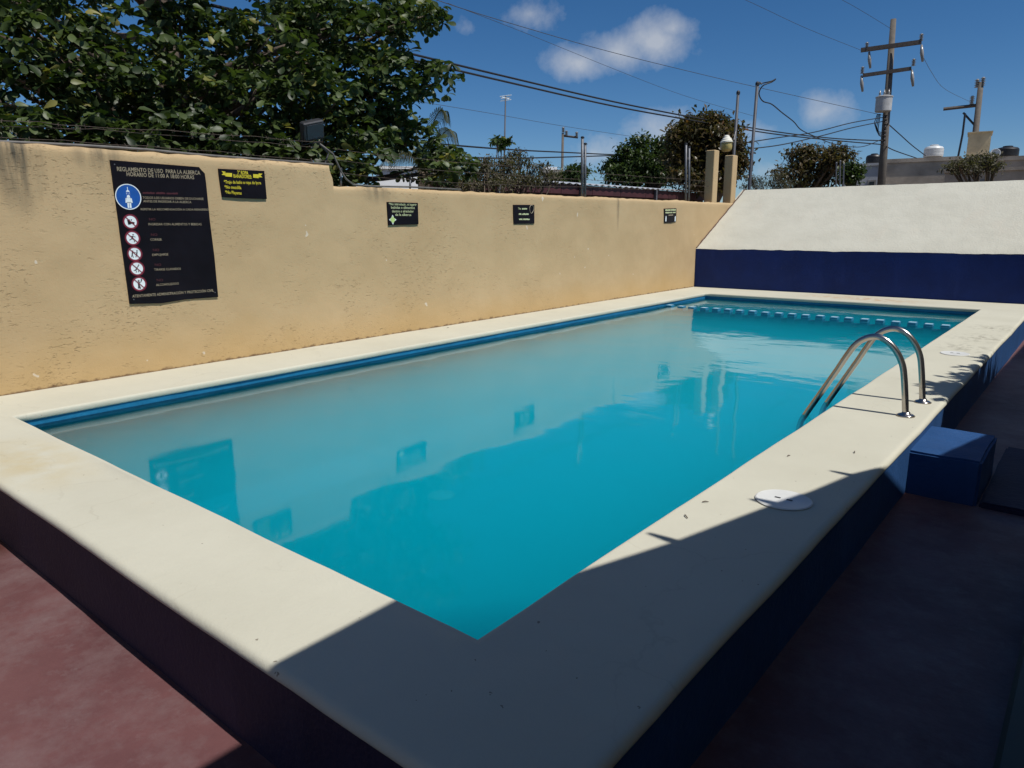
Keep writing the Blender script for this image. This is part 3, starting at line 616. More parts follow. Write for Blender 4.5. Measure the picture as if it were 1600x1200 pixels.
    for (px, py), ic in zip([(204, 346.5), (207, 372), (210.5, 396.5), (214, 419.5), (217.5, 443.5)], icons):
        y, z = wp(px, py); r = .064
        disc(t, 'prohibition_ring', y, z, r*.80, r*1.02, MT['sign_red'], x+.0012); disc(t, 'prohibition_field', y, z, 0, r*.80, MT['sign_white'], x+.0004)
        shape(t, 'pictogram', ic, y, z, r*.80, MT['ink'], x+.0008)
        shape(t, 'prohibition_bar', [limb((-.62, .62), (.62, -.62), .16)], y, z, r*.92, MT['sign_red'], x+.0016)
    for py_, pz_ in ((179, 257), (306, 267), (209, 468), (336, 457)):                    # fixing screws
        y, z = wp(py_, pz_); m = MB(); m.lathe((XS, y, z), [(0, 0), (.006, 0), (.005, .003), (0, .004)], 8, 0, (1, 0, 0)); m.build('screw', MT['galv'], t)
big_sign()
def small_sign(name, label, corners):
    cs = [wp(*c) for c in corners]; t = thing(name, label, 'sign', (XS, cs[0][0], min(c[1] for c in cs)), 'small rule signs along the wall')
    cs = cs[::-1]; panel(t, [c[0] for c in cs], [c[1] for c in cs], MT['black_sign']); return t
t = small_sign('rule_sign', 'black sign with yellow ribbon heading about bathing clothes', [(341.5, 263.5), (413, 267), (417, 311), (385, 310), (347.5, 308)])
Yl = MT['yellow']
text(t, '2° ROPA', (371, 272), (388, 273), Yl, .034, .02); text(t, 'BAÑADORES:', (365, 277.5), (393.5, 279), Yl, .032, .02)
text(t, '*Traje de baño o ropa de lycra', (350, 286.5), (408, 288), Yl, .030, .012); text(t, '*No mezclilla', (351, 294.5), (377, 295.5), Yl, .030, .012); text(t, '*No Playeras', (352, 302.5), (377.5, 304), Yl, .030, .012)
for pts in ([(346, 267.5), (352, 268), (352, 270), (362.5, 270.5), (362.5, 276.5), (352, 275.5), (352, 274), (346, 273), (349, 270.5)], [(410, 271.5), (404, 271), (404, 272.5), (395.5, 272), (395.5, 277.5), (404, 278.5), (404, 277), (410, 277), (407, 274.5)]):
    c = [wp(*p) for p in pts]; m = MB(); cc = (sum(k[0] for k in c)/len(c), sum(k[1] for k in c)/len(c))
    m.add([(XS+.0012, k[0], k[1]) for k in c] + [(XS+.0012, *cc)], [(i, (i+1) % len(c), len(c)) for i in range(len(c))]); m.build('ribbon', Yl, t)
t = small_sign('rule_sign', 'black sign with four lime lines and a lime star in its corner', [(605, 315.5), (653, 317), (654, 350.5), (625, 351.5), (607, 352)])
Lm = MT['lime']
text(t, '*No introducir, ni ingerir', (607.5, 320.5), (651, 321.5), Lm, .028, .016); text(t, 'bebidas o alimentos', (611, 326), (648, 326.5), Lm, .030, .016); text(t, 'dentro o alrededor', (612.5, 331.8), (646.5, 332), Lm, .030, .016); text(t, 'de la alberca', (617.5, 337.2), (642.5, 337.4), Lm, .030, .016)
y, z = wp(613.6, 343.3); st = []
for i in range(8): a = i*PI/4; r = .058 if i % 2 == 0 else .030; st.append((r*math.cos(a), r*math.sin(a)))
shape(t, 'star', [st], y, z, 1, MT['sign_white'], XS+.0012); shape(t, 'star_centre', [[(p[0]*.72, p[1]*.72) if i % 2 == 0 else p for i, p in enumerate(st)]], y, z, 1, MT['lime2'], XS+.002)
t = small_sign('rule_sign', 'faded black sign with three lime lines and a drop outline', [(802, 320), (835, 320), (835, 349.5), (822, 349.5), (803, 350)])
text(t, '*No', (809, 327.5), (814, 327.5), Lm, .030, .018); blurred_line(t, [5], (815.5, 327.5), (823.5, 327.5), Lm, .028); blurred_line(t, [2.4, 6], (810.5, 336), (826, 336), Lm, .030); blurred_line(t, [3, 6], (811, 344), (827.5, 344), Lm, .030)
y, z = wp(830.5, 326); m = MB(); P_ = []
for i in range(24):
    a = 2*PI*i/24; r = .05*(1+.35*max(0, math.cos(a+PI/2+.2))**6); P_.append((XS+.003, y+r*math.cos(a)*.95, z+r*math.sin(a)*1.0))
m.tube(P_+[P_[0]], .0045, 5, False); m.build('drop_outline', MT['gold'], t)
t = small_sign('rule_sign', 'faded black sign with lime heading lines near the white slope', [(1038, 326), (1057, 325.3), (1056.5, 346.5), (1047, 348.2), (1038, 348.3)])
blurred_line(t, [7, 7], (1039.5, 330), (1056, 329.3), Lm, .045); blurred_line(t, [9, 4], (1039.5, 333.6), (1055.6, 333), Lm, .035); blurred_line(t, [6], (1044.5, 337), (1051.5, 336.8), MT['gold'], .025)
for px in (1040.5, 1055): y, z = wp(px, 341.7); shape(t, 'bottle_mark', [[(-.02, -.05), (.02, -.05), (.02, .02), (.01, .05), (-.01, .05), (-.02, .02)]], y, z, 1, MT['sign_white'], XS+.0012)
# ------------------------------------------------------------------ barbed wire, conduit, posts, floodlight on the wall
def barbed(label, pts, x=XW-.07, sag=.01):
    P = []
    for (a, b_) in zip(pts[:-1], pts[1:]):
        A, B = onx(*a, x), onx(*b_, x); k = max(2, int((B-A).length/.06))
        for i in range(k): u = i/k; p = A.lerp(B, u); P.append(p + Vector((0, 0, -4*sag*u*(1-u))))
    P.append(onx(*pts[-1], x))
    m = MB(); m.tube(P, .0028, 5, False)
    for i in range(1, len(P)-1, 3):
        for s in (1, -1):
            v = Vector((random.uniform(-1, 1), random.uniform(-.4, .4), random.uniform(-1, 1))).normalized()*.022
            m.tube([P[i]-v, P[i]+v], .0018, 4, False)
    return tag(m.build('barbed_wire', MT['rust']), label, 'barbed wire', 'barbed wire strands over the wall')
barbed('topmost barbed wire strand over the taller stretch of wall', [(-60, 183), (60, 190), (120, 196), (260, 203), (400, 213), (505, 222)])
barbed('middle barbed wire strand over the taller stretch of wall', [(-60, 192), (60, 198), (150, 201), (300, 213), (420, 223), (508, 230)], XW-.09)
barbed('lowest barbed wire strand just above the taller stretch of wall', [(-60, 209), (100, 219), (230, 228), (340, 236), (470, 248), (520, 251)], XW-.05)
barbed('upper barbed wire strand over the lower stretch of wall', [(520, 232), (640, 246), (780, 258), (905, 268), (1072, 280), (1108, 283)])
barbed('middle barbed wire strand over the lower stretch of wall', [(530, 250), (640, 262), (780, 272), (905, 280), (1072, 288), (1108, 291)], XW-.09)
barbed('lower barbed wire strand over the lower stretch of wall', [(533, 270), (645, 281), (780, 288), (905, 292), (1072, 297), (1108, 300)], XW-.05)
def conduit(label, pts, r, x, mat='hose'):
    P = [onx(a, b_, x) for a, b_ in pts]; m = MB(); m.tube(P, r, 8); return tag(m.build('conduit_pipe', MT[mat], None, True), label, 'pipe')
conduit('grey conduit pipe lying along the taller wall top', [(-60, 219), (0, 221.5), (60, 224), (120, 227), (180, 230.5), (230, 234), (270, 238), (300, 241), (350, 245), (420, 250), (520, 257)], .013, XW-.04)
conduit('grey hose looping down over the broken wall step', [(500, 225), (520, 240), (527, 255), (533, 268), (541, 280), (552, 288.5), (580, 291), (640, 292), (720, 296)], .010, XW-.02)
for i, (px, pyt, pyb, r, lab) in enumerate([(910, 215, 305, .022, 'taller of two close pipes on wall left of trees'), (914.5, 225, 305, .02, 'shorter of two close pipes on wall left of trees'), (1072, 225, 313, .022, 'taller galvanised pipe on wall before the leafy trees'), (1077, 230, 313, .02, 'shorter galvanised pipe on wall before the leafy trees'),
                                        (533, 265, 294, .012, 'short iron stub post at the broken wall step'), (641, 279, 296, .012, 'short iron stub post before the white wall beyond')]):
    A, B = onx(px, pyt, XW-.06), onx(px-.5, pyb, XW-.06); B.z = 1.69
    t = thing('wire_post', lab, 'post', B, 'wire posts on the wall')
    m = MB(); m.tube([B, A], r, 10); m.build('pipe', MT['galv'], t, True)
    m = MB(); m.lathe(A, [(r, -.01), (r*1.25, -.008), (r*1.25, .012), (r*.6, .02)], 10); m.build('cap', MT['dark_metal'], t)
    if r > .015:
        m = MB(); m.tube([A, A+Vector((0, .03, .012)), A+Vector((0, .055, .0))], .006, 6); m.build('wire_hook', MT['dark_metal'], t)
# floodlight
B = onx(528, 288, XW-.08); B.z = 1.9
t = thing('floodlight', 'black floodlight on thin bracket over the broken wall step', 'floodlight', Vector((XW-.08, 4.9, 1.92)))
T1 = onx(497, 222, XW-.08)
m = MB(); m.tube([Vector((XW-.08, 4.93, 1.90)), onx(513, 240, XW-.08), T1], .011, 6); m.build('bracket', MT['dark_metal'], t)
c = onx(489, 204, XW-.08); rot = Matrix.Rotation(.25, 4, 'X') @ Matrix.Rotation(.35, 4, 'Y')
m = MB(); m.bbox((-.06, -.13, -.10), (.03, .13, .10), .012); m.v = [tuple(rot @ Vector(v) + c) for v in m.v]; m.build('housing', MT['dark_metal'], t)
m = MB(); m.bbox((.031, -.105, -.075), (.038, .105, .075), .003); m.v = [tuple(rot @ Vector(v) + c) for v in m.v]; m.build('glass', MT['lens'], t)
for s in (-1, 1):
    m = MB(); m.tube([c + rot.to_3x3() @ Vector((0, s*.135, 0)), c + rot.to_3x3() @ Vector((-.02, s*.135, -.13)), T1], .007, 6); m.build('yoke_arm', MT['dark_metal'], t)
# ------------------------------------------------------------------ foliage tools
def leaf_template(L_=.2, w=.1, droop=.15, segs=3, fold=.25):
    """obovate leaf along +X, as a strip of two folded halves"""
    prof = [(0, .10), (.35, .55), (.72, 1.0), (.92, .72), (1.0, .08)] if segs >= 3 else [(0, .15), (.6, 1.0), (1, .1)]
    vs = []; fs = []
    for u, k in prof:
        x = u*L_; z = -droop*L_*u*u; hw = .5*w*k
        vs += [(x, -hw, z+hw*fold), (x, 0, z), (x, hw, z+hw*fold)]
    for i in range(len(prof)-1):
        a = i*3; fs += [(a, a+3, a+4, a+1), (a+1, a+4, a+5, a+2)]
    return np.array(vs), np.array(fs)
def rotmats(dirs, roll):
    d_ = dirs/np.linalg.norm(dirs, axis=1, keepdims=True)
    up = np.tile(np.array([0, 0, 1.]), (len(d_), 1)); up[np.abs(d_[:, 2]) > .97] = (1, 0, 0)
    y = np.cross(up, d_); y /= np.linalg.norm(y, axis=1, keepdims=True); z = np.cross(d_, y)
    c, s = np.cos(roll)[:, None], np.sin(roll)[:, None]
    y2 = y*c+z*s; z2 = -y*s+z*c
    return np.stack([d_, y2, z2], axis=2)
def leaves_mesh(name, tmpl, pos, dirs, roll, scale, tone, mat):
    v, f = tmpl; R_ = rotmats(dirs, roll); n = len(pos)
    V = np.einsum('nij,kj->nki', R_, v)*scale[:, None, None] + pos[:, None, :]
    F = (f[None]+(np.arange(n)*len(v))[:, None, None]).reshape(-1, 4)
    me = bpy.data.meshes.new(name); me.vertices.add(n*len(v)); me.vertices.foreach_set('co', V.reshape(-1))
    me.loops.add(F.size); me.loops.foreach_set('vertex_index', F.reshape(-1).astype(np.int32))
    me.polygons.add(len(F)); me.polygons.foreach_set('loop_start', np.arange(0, F.size, 4, dtype=np.int32))
    me.update(calc_edges=True); me.validate()
    a = me.attributes.new('tone', 'FLOAT', 'FACE'); a.data.foreach_set('value', np.repeat(tone, len(f)).astype(np.float32))
    me.polygons.foreach_set('use_smooth', np.ones(len(F), bool)); me.materials.append(mat); return me
def rosette(k, r0):
    """directions of a whorl of k leaves opening upwards"""
    a = np.linspace(0, 2*PI, k, endpoint=False)+r0+rng.normal(0, .15, k); el = rng.uniform(-.75, .6, k)
    return np.stack([np.cos(a)*np.cos(el), np.sin(a)*np.cos(el), np.sin(el)], 1)
# ------------------------------------------------------------------ the large broad-leaved tree behind the wall
def big_tree():
    base = Vector((-10.6, 5.2, -.43))
    t = thing('almond_tree', 'big dark broad-leaved tree spreading over the taller wall', 'tree', base)
    lobes = []                                                       # (centre, radii)
    rim = [(690, 25, 9.9), (655, 40, 10.3), (615, 55, 9.8), (560, 30, 10.2), (500, 20, 9.6), (705, 130, 10.0), (670, 136, 10.1), (625, 140, 9.9), (640, 100, 10.4), (590, 100, 9.7), (540, 95, 10.0), (640, 190, 10.8), (600, 185, 10.2), (664, 222, 11.0), (612, 218, 10.4), (565, 240, 9.4),
           (700, 252, 10.6), (722, 264, 11.2), (590, 150, 9.8), (530, 155, 9.3), (480, 110, 9.1), (470, 165, 9.4), (420, 60, 9.2), (400, 140, 9.0), (420, 205, 9.3), (350, 215, 8.8), (300, 190, 8.9), (250, 210, 8.6), (330, 130, 9.0), (270, 95, 9.1),
           (200, 120, 8.8), (150, 140, 8.7), (190, 70, 9.0), (215, 205, 8.9), (100, 120, 8.8), (60, 60, 8.9), (30, 110, 8.7), (20, 40, 9.1), (110, 40, 9.3), (70, 165, 8.8), (25, 210, 8.6), (70, 218, 8.5), (350, 60, 9.3), (280, 30, 9.6), (-40, 90, 8.8), (-60, 180, 8.6), (545, 262, 9.2), (500, 260, 9.3), (120, 215, 8.7), (560, 205, 9.6), (600, 212, 10.2), (480, 210, 9.4), (450, 235, 9.2), (385, 235, 8.9), (320, 232, 8.7), (270, 225, 8.8), (180, 222, 8.6), (690, 272, 10.3), (548, 280, 9.4), (600, 20, 10.4), (650, 8, 10.5), (440, 20, 9.8), (380, 95, 9.6), (310, 165, 9.4), (230, 160, 9.2), (505, 60, 9.9), (455, 120, 9.8), (545, 200, 9.9)]
    for px, py, r in rim:
        if px > 600: px -= 26 if py < 200 else 14
        lobes.append((atr(px, py, r), Vector((.42, .42, .26))*random.uniform(.75, 1.15)))
    c0 = Vector((-10.6, 5.0, 4.6))
    for i in range(150):                                              # the rest of the crown
        a = random.uniform(0, 2*PI); e_ = math.asin(random.uniform(-.75, 1)); q = random.uniform(.45, 1)**.6
        p = c0 + Vector((math.cos(a)*math.cos(e_)*3.3*q, math.sin(a)*math.cos(e_)*3.9*q, math.sin(e_)*3.6*q))
        if p.x > -7.3 or p.z < 1.5: continue
        d_ = p-CAM; fz = d_.dot(FW); px = 800+FPX*d_.dot(RT)/fz; py = 600-FPX*d_.dot(UP)/fz
        if px > 640 or (px > 560 and 120 < py < 260): continue
        lobes.append((p, Vector((.5, .5, .32))*random.uniform(.8, 1.3)))
    P = []; D = []; S = []; T = []; C = []; cl = 0
    centres = []
    for li, (c, rad) in enumerate(lobes):
        for k in range(29 if li < len(rim) else 24):
            v = Vector((random.gauss(0, 1), random.gauss(0, 1), random.gauss(.35, .8))).normalized()*random.uniform(.55, 1.05)
            p = Vector((c.x+v.x*rad.x, c.y+v.y*rad.y, c.z+v.z*rad.z)); d_ = p-CAM; fz = d_.dot(FW); qx = 800+FPX*d_.dot(RT)/fz; qy = 600-FPX*d_.dot(UP)/fz
            if 588 < qx < 648 and 254 < qy < 300 and random.random() < .93: continue      # gap under the boughs through which the white house shows
            centres.append((p, li))
    for ci, (p, li) in enumerate(centres):
        k = random.choice((6, 7, 8)); D.append(rosette(k, random.uniform(0, 6))); P.append(np.tile(np.array(p), (k, 1)) + rng.normal(0, .02, (k, 3)))
        S.append(rng.uniform(.55, 1.2, k)); tn = random.random()*.75; T.append(np.clip(tn+rng.normal(0, .13, k), 0, .9)); C += [ci]*k
        if random.random() < .05: T[-1][:] = np.where(rng.random(k) < .45, .99, T[-1])
    P = np.concatenate(P); D = np.concatenate(D); S = np.concatenate(S); T = np.concatenate(T); C = np.array(C)
    tm = leaf_template(.132, .070, .3)
    roll = rng.normal(0, .75, len(P))
    # the 300 leaf clusters nearest the camera and in the picture are parts of their own
    dist = np.array([(p-CAM).length + (50 if li >= len(rim) else 0) for p, li in centres]); near = set(np.argsort(dist)[:300].tolist())
    for ci in sorted(near):
        s = C == ci; me = leaves_mesh('leaf_cluster', tm, P[s], D[s], roll[s], S[s], T[s], MT['leaf'])
        link('leaf_cluster', me, t)
    s = ~np.isin(C, list(near))
    o = link('crown', leaves_mesh('crown', tm, P[s], D[s], roll[s], S[s], T[s], MT['leaf']), t); o['kind'] = 'stuff'
    m = MB(); m.tube([base+Vector((0, 0, -.1)), base+Vector((.05, .05, .4)), base+Vector((.1, .1, 1.6)), base+Vector((0, .1, 3.2)), base+Vector((.1, 0, 5.6)), base+Vector((.0, 0, 7.4))], [.34, .25, .21, .18, .12, .04], 12); m.build('trunk', MT['bark'], t, True)
    for (c, rad) in lobes[:len(rim)] + lobes[len(rim)::4]:
        zz = min(max(1.2, c.z-.9-random.random()*.8), 6.2); s0 = base + Vector((.05, .05, zz+.43))
        mid = s0.lerp(c, .5) + Vector((random.uniform(-.2, .2), random.uniform(-.2, .2), random.uniform(-.1, .3)))
        m = MB(); m.tube([s0, s0.lerp(mid, .5)+Vector((0, 0, .08)), mid, mid.lerp(c, .6)+Vector((random.uniform(-.08, .08), 0, random.uniform(-.08, .05))), c], [.07, .055, .04, .022, .01], 6); m.build('branch', MT['bark'], t, True)
    return t
big_tree()
# ------------------------------------------------------------------ other trees and shrubs
LT_small = leaf_template(1, .5, .2, 2)
def bushy(name, label, cat, base, lobes, mat, leaf=.12, dens=120, group=None, twig=None, trunk_r=.14, cluster=.28, trunks=1):
    """lobes: (centre, (rx, ry, rz)); leaves scattered in small sprays through each lobe's shell"""
    base = Vector(base); t = thing(name, label, cat, base, group)
    P = []; D = []; T = []
    for c, rad in lobes:
        ns = int(2.2*dens*rad[0]*rad[2])+8
        for k in range(ns):
            v = Vector((random.gauss(0, 1), random.gauss(0, 1), random.gauss(.2, 1))).normalized()*random.uniform(.35, 1.08)
            p = np.array((c[0]+v.x*rad[0], c[1]+v.y*rad[1], c[2]+v.z*rad[2])); nl = random.randint(8, 13); tn = random.random()
            P.append(p+rng.normal(0, cluster*.5, (nl, 3))*np.array((1, 1, .6))); D.append(rng.normal(0, 1, (nl, 3))+np.array((0, 0, -.1))); T.append(np.clip(tn*.85+rng.normal(0, .15, nl), 0, 1))
    P = np.concatenate(P); D = np.concatenate(D); T = np.concatenate(T)
    o = link('crown', leaves_mesh('crown', LT_small, P, D, rng.uniform(-.8, .8, len(P)), rng.uniform(.7, 1.3, len(P))*leaf, T, mat), t); o['kind'] = 'stuff'
    top = max(lobes, key=lambda l: l[0][2])[0]; top = Vector(top)
    fork = base.lerp(Vector((top.x, top.y, base.z+(top.z-base.z)*.45)), 1)
    m = MB(); m.tube([base+Vector((0, 0, -.1)), base.lerp(fork, .5)+Vector((.03, .02, 0)), fork, top], [trunk_r, trunk_r*.8, trunk_r*.65, trunk_r*.15], 8); m.build('trunk', MT['bark'], t, True)
    for c, rad in lobes:
        c = Vector(c); mid = fork.lerp(c, .5)+Vector((random.uniform(-.1, .1), random.uniform(-.1, .1), .1*rad[2]))
        m = MB(); m.tube([fork, mid, c, c+Vector((rad[0]*.5*random.uniform(-1, 1), rad[1]*.5*random.uniform(-1, 1), rad[2]*.7))], [trunk_r*.5, trunk_r*.35, trunk_r*.2, trunk_r*.05], 6, True)
        for q in range(5):
            e2 = c+Vector((rad[0]*random.uniform(-1, 1), rad[1]*random.uniform(-1, 1), rad[2]*random.uniform(-.3, 1.1))); m.tube([mid.lerp(c, .5), e2.lerp(c, .5)+Vector((0, 0, .05)), e2], [trunk_r*.2, trunk_r*.1, trunk_r*.04], 5, False)
        m.build('limb', MT['bark'], t, True)
    return t
def px_lobes(lst, r, rz=1., sat=3):
    out = []
    for px, py, w, h in lst:
        d_ = r+random.uniform(-.5, .5); c = atr(px, py, d_); s = d_/FPX*1.02
        out.append((tuple(c), (w*s*.9, w*s*.9, h*s*rz*.9)))
        for q in range(sat):
            a = random.uniform(-.2, PI+.2); k = random.uniform(.3, .5); e_ = c + RT*(math.cos(a)*w*s*1.0) + Vector((0, 0, math.sin(a)*h*s*1.0)); out.append((tuple(e_), (w*s*k, w*s*k, h*s*k*.8)))
    return out
def ground_at(px, r): p = atr(px, 340, r); p.z = -.43; return p
bushy('leafy_tree', 'round dense green tree beside the taller reddish tree', 'tree', ground_at(1010, 27), px_lobes([(1000, 252, 30, 24), (975, 262, 18, 20), (1030, 250, 24, 22), (1020, 272, 34, 18), (985, 277, 26, 14), (1050, 268, 18, 22)], 27), MT['leaf_mid'], .16, 140, 'trees beyond the wall', cluster=.3)
bushy('leafy_tree', 'tall reddish brown tree behind the two ochre pillars', 'tree', ground_at(1095, 25), px_lobes([(1100, 195, 24, 16), (1075, 210, 24, 18), (1122, 208, 24, 20), (1065, 235, 20, 18), (1095, 230, 34, 24), (1130, 235, 20, 22), (1085, 262, 34, 24), (1125, 265, 28, 26), (1152, 255, 8, 12), (1100, 285, 40, 18), (1055, 215, 10, 8)], 25), MT['leaf_brown'], .16, 130, 'trees beyond the wall', cluster=.32)
bushy('leafy_tree', 'brownish spreading tree left of the transformer pole', 'tree', ground_at(1275, 36), px_lobes([(1275, 238, 20, 9), (1250, 250, 20, 12), (1300, 247, 24, 11), (1240, 268, 22, 12), (1265, 262, 28, 14), (1312, 258, 14, 8), (1250, 285, 30, 14), (1290, 280, 26, 14)], 36), MT['leaf_brown'], .17, 42, 'trees beyond the wall', cluster=.4)
bushy('shrub', 'small dark green bush before the pale grey house', 'shrub', ground_at(1332, 33), px_lobes([(1332, 268, 8, 9), (1331, 280, 12, 10)], 33), MT['leaf_mid'], .16, 130, 'shrubs beyond the wall')
bushy('shrub', 'green bush in front of the grey flat-roofed house', 'shrub', ground_at(1520, 34), px_lobes([(1508, 253, 13, 7), (1528, 250, 15, 8), (1543, 256, 11, 7), (1495, 263, 9, 7), (1520, 264, 28, 7)], 34, sat=2), MT['leaf_dry'], .12, 80, 'shrubs beyond the wall')
for lab, base_px, r, lob in [
    ('dry grey scrub bush beside the big tree', 700, 12.5, [(690, 268, 26, 16), (720, 262, 22, 14), (700, 285, 40, 14), (745, 262, 20, 14)]),
    ('twiggy scrub bush under the thin antenna mast', 780, 13.2, [(770, 260, 24, 16), (795, 266, 22, 16), (790, 282, 42, 14), (750, 270, 24, 16), (745, 285, 30, 14), (720, 280, 26, 16)]),
    ('dry bush in front of the grey concrete hut', 835, 14.2, [(812, 252, 16, 14), (835, 266, 22, 16), (825, 280, 34, 13), (855, 278, 22, 11), (805, 240, 8, 8)]),
    ('low grey scrub beyond the white slope near the tilted mast', 1195, 30, [(1185, 285, 24, 12), (1210, 280, 22, 12), (1175, 278, 12, 10), (1225, 288, 16, 9)]),
]: bushy('scrub_bush', lab, 'shrub', ground_at(base_px, r), px_lobes([(a, b_+5, c_*.9, d_*.85) for a, b_, c_, d_ in lob], r, sat=2), MT['leaf_dry'], .055, 230, 'dry scrub beyond the wall', trunk_r=.03, cluster=.14)
bushy('shrub', 'small green bush beside the utility pole with one arm', 'shrub', ground_at(895, 26), px_lobes([(892, 272, 14, 9), (905, 270, 8, 7), (885, 283, 18, 9)], 26), MT['leaf_mid'], .14, 110, 'shrubs beyond the wall')
bushy('young_tree', 'thin young tree with tufted top beside the antenna mast', 'tree', ground_at(787, 18), px_lobes([(776, 219, 3.5, 3), (783, 227, 3, 2.5), (791, 221, 2.5, 2.5)], 18, sat=0), MT['leaf_mid'], .13, 60, None, trunk_r=.035, cluster=.1)
# tree outside the frame at the porch edge, whose crown shades the coping past the ladder
def porch_tree():
    lob = []
    for sx, sy, r in ((-.62, 6.5, .26), (-.70, 6.3, .18), (-.60, 7.0, .22), (-.52, 7.5, .24), (-.50, 8.0, .24), (-.40, 8.6, .22), (-.3, 7.0, .3), (-.2, 7.8, .3), (-.35, 9.1, .22)):
        z = random.uniform(2.9, 3.1); lob.append(((sx+z/math.tan(SUN_EL)+.03, sy+.1, z), (r, r*1.2, .2)))
    bushy('porch_tree', 'small leafy tree standing at the edge of the porch roof', 'tree', (.78, 7.4, FLOOR), lob, MT['leaf'], .14, 900, None, trunk_r=.06, cluster=.13)
porch_tree()
# palm
def palm():
    R_ = 12.6; c = atr(662, 262, R_); base = Vector((c.x-.1, c.y, -.43))
    t = thing('palm', 'young palm with drooping fronds beside the big tree', 'palm', base)
    m = MB(); m.tube([base+Vector((0, 0, -.1)), base.lerp(c, .5), c], [.16, .12, .09], 10); m.build('trunk', MT['bark'], t, True)
    fr = [[(662, 262, 0), (668, 225, -.1), (678, 190, -.15), (689, 172, -.2), (697, 178, -.25), (699, 192, -.3)], [(662, 262, 0), (675, 235, -.2), (690, 212, -.35), (702, 202, -.5), (710, 212, -.6), (713, 232, -.65)],
          [(662, 262, 0), (678, 248, .2), (696, 238, .4), (714, 240, .6), (722, 254, .7)], [(662, 262, 0), (655, 228, .2), (648, 200, .4), (640, 190, .5), (632, 200, .6)], [(662, 262, 0), (645, 242, -.1), (628, 230, -.3), (612, 236, -.4), (604, 252, -.5)]]
    spines = []
    for f in fr:
        k = [atr(a, b_, R_+d_) for a, b_, d_ in f]; P_ = []
        for i in range(len(k)-1):
            p0, p1, p2, p3 = [k[max(0, min(len(k)-1, i+q))] for q in (-1, 0, 1, 2)]
            for q in range(6): u = q/6; P_.append(.5*((2*p1)+(p2-p0)*u+(2*p0-5*p1+4*p2-p3)*u*u+(3*p1-p0-3*p2+p3)*u**3))
        spines.append(P_+[k[-1]])
    for a in (2.3, 3.3, 4.2, 1.2):                                   # fronds on the far side
        d_ = Vector((math.cos(a), math.sin(a), 0)); spines.append([c + d_*(.75*i/20) + Vector((0, 0, .9*(i/20)-.95*(i/20)**2.4)) for i in range(21)])
    for spine in spines:
        n = len(spine); m = MB(); m.tube(spine, [.013*(1-.8*i/n) for i in range(n)], 5, False)
        for i in range(3, 2*(n-1)):
            j = i//2; p = spine[j].lerp(spine[j+1], .5*(i % 2)); u = i/(2*n); tg = (spine[j+1]-spine[j]).normalized(); sd_ = tg.cross(Vector((.3, .3, 1))).normalized()
            L_ = (.26*math.sin(PI*min(1, u*.8+.2))+.05)*random.uniform(.85, 1.1)
            for q in (-1, 1):
                e1 = p + sd_*q*L_*.35 + tg*L_*.25 + Vector((0, 0, -.05*L_)); e2 = p + sd_*q*L_*.5 + tg*L_*.35 + Vector((0, 0, -.8*L_)); wv = tg*.006
                b_ = len(m.v); m.v += [tuple(p-wv), tuple(p+wv), tuple(e1+wv), tuple(e1-wv), tuple(e2)]; m.f += [(b_, b_+1, b_+2, b_+3), (b_+3, b_+2, b_+4)]; m.m += [0, 0]
        o = m.build('frond', MT['palm'], t); a_ = o.data.attributes.new('tone', 'FLOAT', 'FACE'); a_.data.foreach_set('value', [random.random()*.9]*len(o.data.polygons))
palm()
